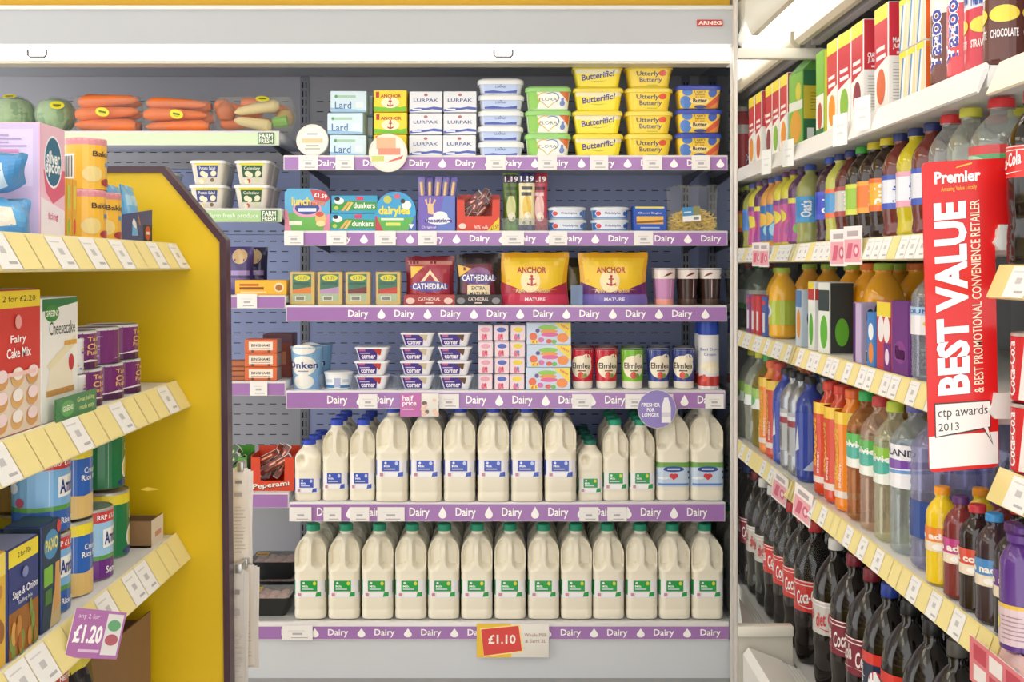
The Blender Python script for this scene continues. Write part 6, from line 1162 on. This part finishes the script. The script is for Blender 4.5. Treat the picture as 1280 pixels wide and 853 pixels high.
# second shelf: small bottles
Z2R = 1.4973
def sb(cap, col, lc, txt, c2='f0e8dc', tc='f4f4f4', r=.0325, h=.186, kind='soft', lab=(.28, .6), rot=90, mat=None): return bottle('soft_drink_bottle', r, h, col, cap, lab2(lc, c2, txt, tc, 2, .26, rot, ()), lab, kind, capr=.0135, mat=mat)
nv = '24306c'
b_ind = sb(nv, '6c2c24', 'e4e6f0', 'Indie', '3c58b8', '2c4cb0'); b_tan = sb(nv, 'c8b81c', 'e8ecf4', 'Indie', 'e8a8c0', '2c4cb0')
b_rub = sb('e0cc2c', '2c1c14', 'f0b02c', 'Rub', 'e8702c', 'e8f0e0'); b_rub2 = sb('e0cc2c', '30201a', 'ee7c2c', 'Rub', 'f0a83c', 'f4e8e0')
b_gre = sb('3cac3c', '2c2018', '9cc83c', '', 'd8e04c', '2c6c34'); b_pap = sb(nv, '5c241c', 'c8c4bc', 'pepsi', 'a83c34', 'e8e8f0')
b_lus = sb(nv, 'b8b850', '4c94d0', 'Lus', 'e8703c', 'f2f4f8'); b_oas = sb('3454b8', '3c1c2c', '2c3cb8', 'Oasis', '3c50c8', 'f0f2fa'); b_oas2 = sb('3454b8', 'a8a860', '3c94d8', 'Oasis', '4ca4e0', 'f0f2fa')
b_vim = bottle('soft_drink_bottle', .034, .187, '5c2c60', '4c3c58', [('r', -.5, 0, .5, 1, 'a83c98'), ('r', -.5, .88, .5, 1, 'e8d83c'), ('e', -.1, .5, .12, .2, 'd84860'), ('e', .2, .3, .1, .14, '6cb040'), ('e', -.3, .7, .1, .12, 'c83848'), ('p', [(-.5, 0), (0, 0), (-.2, .4), (-.5, .3)], '7c2c84')], (.06, .6), 'round', capr=.0125, waist=.12)
b_vim2 = bottle('soft_drink_bottle', .034, .187, 'd8cc30', '6c3470', [('r', -.5, 0, .5, 1, 'c44c94'), ('r', -.5, .88, .5, 1, '7c3c88'), ('e', 0, .6, .14, .16, 'e8d83c'), ('e', .24, .3, .12, .2, '9c3c8c'), ('e', -.26, .3, .12, .2, 'e07cb0')], (.06, .62), 'round', capr=.0125, waist=.12)
b_fru = bottle('soft_drink_bottle', .033, .184, 'd8983c', '2c48a8', [('r', -.5, 0, .5, 1, '2c6cb8'), ('e', 0, .6, .16, .2, 'e8b83c'), ('e', -.2, .2, .14, .16, '6cb040'), ('e', .2, .3, .12, .2, '90c8e0')], (.1, .6), 'soft', capr=.0125)
b_sch = sb('c4d03c', '3c3020', 'f0c030', '', 'e8582c', 'c8382c'); b_lim = sb('2c3c94', '96983c', '2c70c0', '', '3c80d0', 'e8f0f8')
b_cok = sb('c8303c', 'c8ccc8', 'e8e6e4', '', 'd83c34', 'c83038', mat=clearb('d8dcd8', .4)); b_ndl = sb(nv, 'a8781c', 'dfe2ea', 'Indie', '5a70b8', '2c4cb0')
cl_r = bottle('soft_drink_bottle', .034, .189, 'e4e8e6', 'd8363a', [('r', -.5, 0, .5, 1, 'e8503c'), ('r', -.5, .5, .5, 1, 'f0d83c'), ('e', 0, .25, .16, .14, 'f4f0e8')], (.3, .56), 'soft', mat=clearb('e0e4e2', .3), capr=.0155); cl_y = bottle('soft_drink_bottle', .034, .189, 'e4e8e6', 'd2cf46', [('r', -.5, 0, .5, 1, 'd8d83c'), ('r', -.5, .5, .5, 1, '6cac4c')], (.3, .56), 'soft', mat=clearb('e2e6dc', .3), capr=.0155)
big_r = bottle('soft_drink_bottle', .043, .191, 'e0e6e2', 'd22c30', [('r', -.5, 0, .5, 1, '58ac6c'), ('r', -.5, .7, .5, 1, 'd83c40'), ('e', 0, .4, .14, .3, 'a8dcc0'), ('e', -.3, .4, .14, .3, 'e8ecec')], (.42, .64), 'big', mat=clearb('dfe6e4', .3), capr=.0175)
its2 = [(1252, big_r, .043, 'red-capped large clear drink bottle'), (1221, cl_y, .034, 'yellow-capped clear drink bottle'), (1199, cl_r, .034, 'red-capped clear drink bottle'), (1177, b_ind, .0325, 'navy-capped red drink bottle'), (1158, b_tan, .0325, 'navy-capped golden drink bottle'), (1143, b_ind, .0325, 'navy-capped red drink bottle'), (1129, b_rub, .0325, 'yellow-capped dark drink bottle'), (1116, b_rub2, .0325, 'yellow-capped dark drink bottle'), (1104, b_gre, .0325, 'green-capped dark drink bottle'), (1093, b_pap, .0325, 'navy-capped maroon drink bottle'), (1082, b_lus, .0325, 'navy-capped pale lime drink bottle'), (1071, b_oas, .0325, 'blue-capped dark purple drink bottle'), (1061.5, b_oas2, .0325, 'blue-capped olive drink bottle'), (1048, b_vim, .034, 'grey-capped purple fruit drink bottle'), (1036, b_vim2, .034, 'purple-capped pink and yellow drink bottle'), (1026, b_vim2, .034, 'purple-capped pink and yellow drink bottle'), (1016.5, b_fru, .033, 'blue-capped orange drink bottle'), (1007.5, b_fru, .033, 'blue-capped orange drink bottle'), (999, b_vim, .034, 'grey-capped purple fruit drink bottle'), (987, b_vim2, .034, 'purple-capped pink and yellow drink bottle'), (979, b_lim, .0325, 'blue-capped lime drink bottle'), (971.5, b_sch, .0325, 'lime-capped dark drink bottle'), (964.5, b_sch, .0325, 'lime-capped dark drink bottle'), (957.5, b_rub, .0325, 'yellow-capped dark drink bottle'), (951, b_ndl, .0325, 'navy-capped amber drink bottle'), (944.5, b_ndl, .0325, 'navy-capped amber drink bottle'), (935, b_cok, .0325, 'red-capped clear drink bottle'), (929, b_cok, .0325, 'red-capped clear drink bottle')]
ORD += ['twenty-fifth', 'twenty-sixth', 'twenty-seventh', 'twenty-eighth', 'twenty-ninth', 'thirtieth']
run(Z2R, its2, .004, .652, 'second shelf', 'small soft drink bottles', 2)
# top shelf: cartons
Z1R = 1.7223
def jc(base, fruit, top='f2dc38', txt='JUICE DRINK', flav='MANGO'):
    w, d, h = .07, .07, .19; o = carton('juice_carton', w, d, h, 'f0eeea', 'carton', [('r', -.5, 0, .5, 1, 'f2f0ec'), ('p', [(-.5, .42), (.5, .5), (.5, 1), (-.5, 1)], base), ('r', -.5, .86, .5, 1, top), ('r', -.36, .5, .36, .54, 'f4f0f0'), ('r', -.36, .58, .3, .62, 'f4e8e8'), ('e', 0, .24, .34, .17, fruit)], right=[('r', -.5, 0, .5, 1, 'eceae6'), ('r', -.5, .5, .5, 1, base), ('t', flav, -.4, .62, .1, .67, 'ffffff', .02), ('t', txt, -.4, .56, .4, .61, 'ffffff', .02), ('r', -.3, .52, .1, .54, 'f0d8d8')] + lines(13, -.4, .06, .34, .46, 'a8a6a4', .22) + [('r', .12, .86, .14, 1, 'f4f2f0')])
    return o
j_m, j_c, j_o, j_a = jc('c8283c', 'd8683c'), jc('c42838', '8c2c3c', flav='CRANBERRY'), jc('c83038', 'ee9424', flav='ORANGE'), jc('c42c3c', '88b83c', flav='APPLE')
def gable(lb, u, X0):
    w, d, h = .085, .085, .175; hw, hd = w / 2, d / 2
    o = obj('juice_carton', MB().box(-hw, hw, -hd, hd, 0, h, .002).loft([[(-hw, -hd, h), (hw, -hd, h), (hw, hd, h), (-hw, hd, h)], [(-hw, -.004, h + .04), (hw, -.004, h + .04), (hw, .004, h + .04), (-hw, .004, h + .04)]]).box(-hw, hw, -.003, .003, h + .038, h + .052), plain('5a9c3c', .4)); o['category'] = 'carton'
    obj('front_print', art(MB(), [('r', -.5, 0, .5, 1, '7cb440'), ('e', 0, .28, .4, .22, 'e0a034'), ('r', -.5, .5, .5, .62, 'e8e8dc'), ('e', .2, .74, .2, .12, 'd8c83c')], w - .003, h - .003, front(-hd, .0015)), INK, o, smooth=0)
    obj('side_print', art(MB(), [('r', -.5, 0, .5, 1, '1f6c3c'), ('r', -.5, .36, .5, .8, 'd8c028')] + lines(6, -.3, .48, .36, .74, '8a7c20', .25) + [('r', -.4, .1, -.2, .24, 'f0f0ec')], d - .003, h - .003, side_r(hw, .0015)), INK, o, smooth=0)
    put(o, (X0 + d / 2, ry(u, X0) + w / 2, Z1R), RR + .12, lb, 'carton')
cap_ = carton('small_juice_carton', .036, .06, .088, 'f0ece4', 'carton', [('r', -.5, 0, .5, 1, 'f0d8a8'), ('p', [(-.5, 0), (.0, 0), (.5, 1), (.0, 1)], '4c8cc0'), ('p', [(-.3, 0), (.0, 0), (.5, 1), (.24, 1)], 'f4f0ec'), ('r', -.5, .88, .5, 1, 'f2dc38')], right=[('r', -.5, 0, .5, 1, 'e86a28'), ('r', -.5, .9, .5, 1, 'ec7a2c'), ('r', -.3, .02, .36, .3, 'f2f0ec')] + [('r', -.28 + .06 * i, .03, -.25 + .06 * i, .27, '4a3a3a') for i in range(10)] + [('e', 0, .62, .14, .1, 'f4e8e0')] + lines(4, -.36, .74, .36, .88, 'f4c8a8', .3))
XT = .655
TN = 0
for i, (u, z) in enumerate(((1.737, 0), (1.776, 0), (1.815, 0), (1.737, 1), (1.776, 1), (1.815, 1))):
    put(cap_, (XT + .03, u + .018, Z1R + z * .0885), RR, 'small orange juice carton, %s, %s' % (('lower layer', 'upper layer')[z], ('nearest the chocolate milk', 'middle', 'nearest the red carton')[i % 3]), None, 'small orange juice cartons')
for i, (u, p, d) in enumerate(((1110, j_m, 'red and white mango juice carton'), (1079, j_c, 'red and white cranberry juice carton'), (1062, j_a, 'red and white apple juice carton'), (1046.5, j_o, 'red and white orange juice carton'))):
    put(p, (XT + .035, ry(u, XT) + .035, Z1R), RR + (.0, 0, .05, 0)[i], d + (', nearest', ', second', ', third', ', fourth')[i] + ' of the near red ones', None, 'red juice cartons')
o = carton('juice_carton', .06, .06, .185, '8cb848', 'carton', [('r', -.5, 0, .5, 1, 'e8e8dc'), ('r', -.5, .5, .5, 1, '7cb440'), ('e', 0, .25, .3, .16, 'b84c3c'), ('r', -.5, 0, .5, .1, '1f6c3c')], right=[('r', -.5, 0, .5, 1, 'd8d040')]); put(o, (XT + .03, ry(1030, XT) + .03, Z1R), RR, 'green and yellow juice carton beside the near red ones', 'carton')
gable('green juice carton with folded gable top and yellow band', 1000, XT)
for i, (u, p) in enumerate(((984, j_o), (974, j_a), (965, j_c), (952, j_m), (943, j_o))):
    put(p, (XT + .035, ry(u, XT) + .035, Z1R), RR, 'red and white juice carton beyond the clear divider, ' + ORD[i] + ' from the green gable carton', 'carton', 'far red juice cartons')
def yaz(col, txt, capc, r=.0285, h=.2): return bottle('flavoured_milk_bottle', r, h, col, capc, [('r', -.5, 0, .5, 1, col), ('r', -.5, .8, .5, 1, 'f0e4dc')] + sum([[('t', txt, c - .075, .12, c + .075, .86, 'f4f4fa', .07, 90), ('t', txt, c - .07, .13, c + .07, .85, '343ca0', .02, 90)] for c in (-.3, .0, .3)], []), (.06, .72), 'round', capr=.016)
y1, y2 = yaz('6c3428', 'Yazoo', 'e8dcd4'), yaz('d8404c', 'Yazoo', 'e8dcd4')
def trib(col, txt): return bottle('flavoured_milk_bottle', .0285, .2, col, 'c8c8cc', [('r', -.5, 0, .5, 1, col), ('p', [(-.5, .55), (.5, .62), (.5, 1), (-.5, 1)], 'd8dce6')] + sum([[('t', 'Nurishment', c - .1, .62, c + .1, .86, '2c44a0', .05, 8), ('e', c, .42, .11, .08, 'f0d040'), ('t', txt, c - .1, .2, c + .1, .28, 'f4ecec', .02)] for c in (-.36, -.12, .12, .36)], []), (.05, .78), 'round', capr=.014)
t1, t2 = trib('c82c40', 'STRAWBERRY'), trib('5c2c24', 'CHOCOLATE')
for i, (u, p, d) in enumerate(((1.51, t2, 'brown milkshake bottle with silver top'), (1.574, t1, 'red milkshake bottle with silver top'), (1.638, y2, 'red flavoured milk bottle with blue lettering'), (1.702, y1, 'brown flavoured milk bottle with blue lettering'), (3.24, y2, 'red flavoured milk bottle at the far end'), (3.33, y2, 'red flavoured milk bottle last at the far end'))):
    X = .652 + .03; put(p, (X, u, Z1R), RR + .3, d + ' on the top chiller shelf', 'bottle', 'flavoured milk bottles')
# nearest bay goods
XN = .64
ckn = bottle('cola_bottle', .034, .23, DK, 'c8242c', COLA('d8241f', 'Coca-Cola', 'ffffff'), (.5, .68), 'soft', capr=.0135)
put(ckn, (XN + .034, 1.41, NB['N2'] + .0003), RR + .4, 'single cola bottle right of the red sign', 'bottle')
can = cylinder_pack('drink_can', .0275, .088, 'c8202a', 'can', [('r', -.5, .05, .5, .95, 'cc2028'), ('p', [(-.02, .05), (.04, .05), (.07, .95), (.03, .95)], 'e8dcd8'), ('t', 'Coca-Cola', -.14, .1, -.05, .9, 'f6f0ee', .03, 90), ('t', 'Coca-Cola', .16, .1, .25, .9, 'f6f0ee', .03, 90), ('p', [(-.4, .05), (-.34, .05), (-.3, .95), (-.34, .95)], 'e8dcd8')], n=28, metal=.6, top='c9c9c6')
for i in range(2): put(can, (XN + .028, 1.4, NB['N3'] + .0003 + i * .0905), RR + .55, 'small red drink can right of the sign, ' + ('lower', 'upper')[i] + ' of two', 'can', 'small red cans')
o = bottle('squash_bottle', .032, .21, 'a81c1c', '24306c', [('r', -.5, 0, .5, 1, 'd8c8b4'), ('e', -.1, .5, .12, .3, 'e8a83c'), ('r', 0, .2, .3, .8, 'c86a5c')], (.3, .6), 'round', capr=.016); put(o, (.715, 1.43, NB['N3'] + .0003), RR, 'red squash bottle with navy cap behind the small cans', 'bottle')
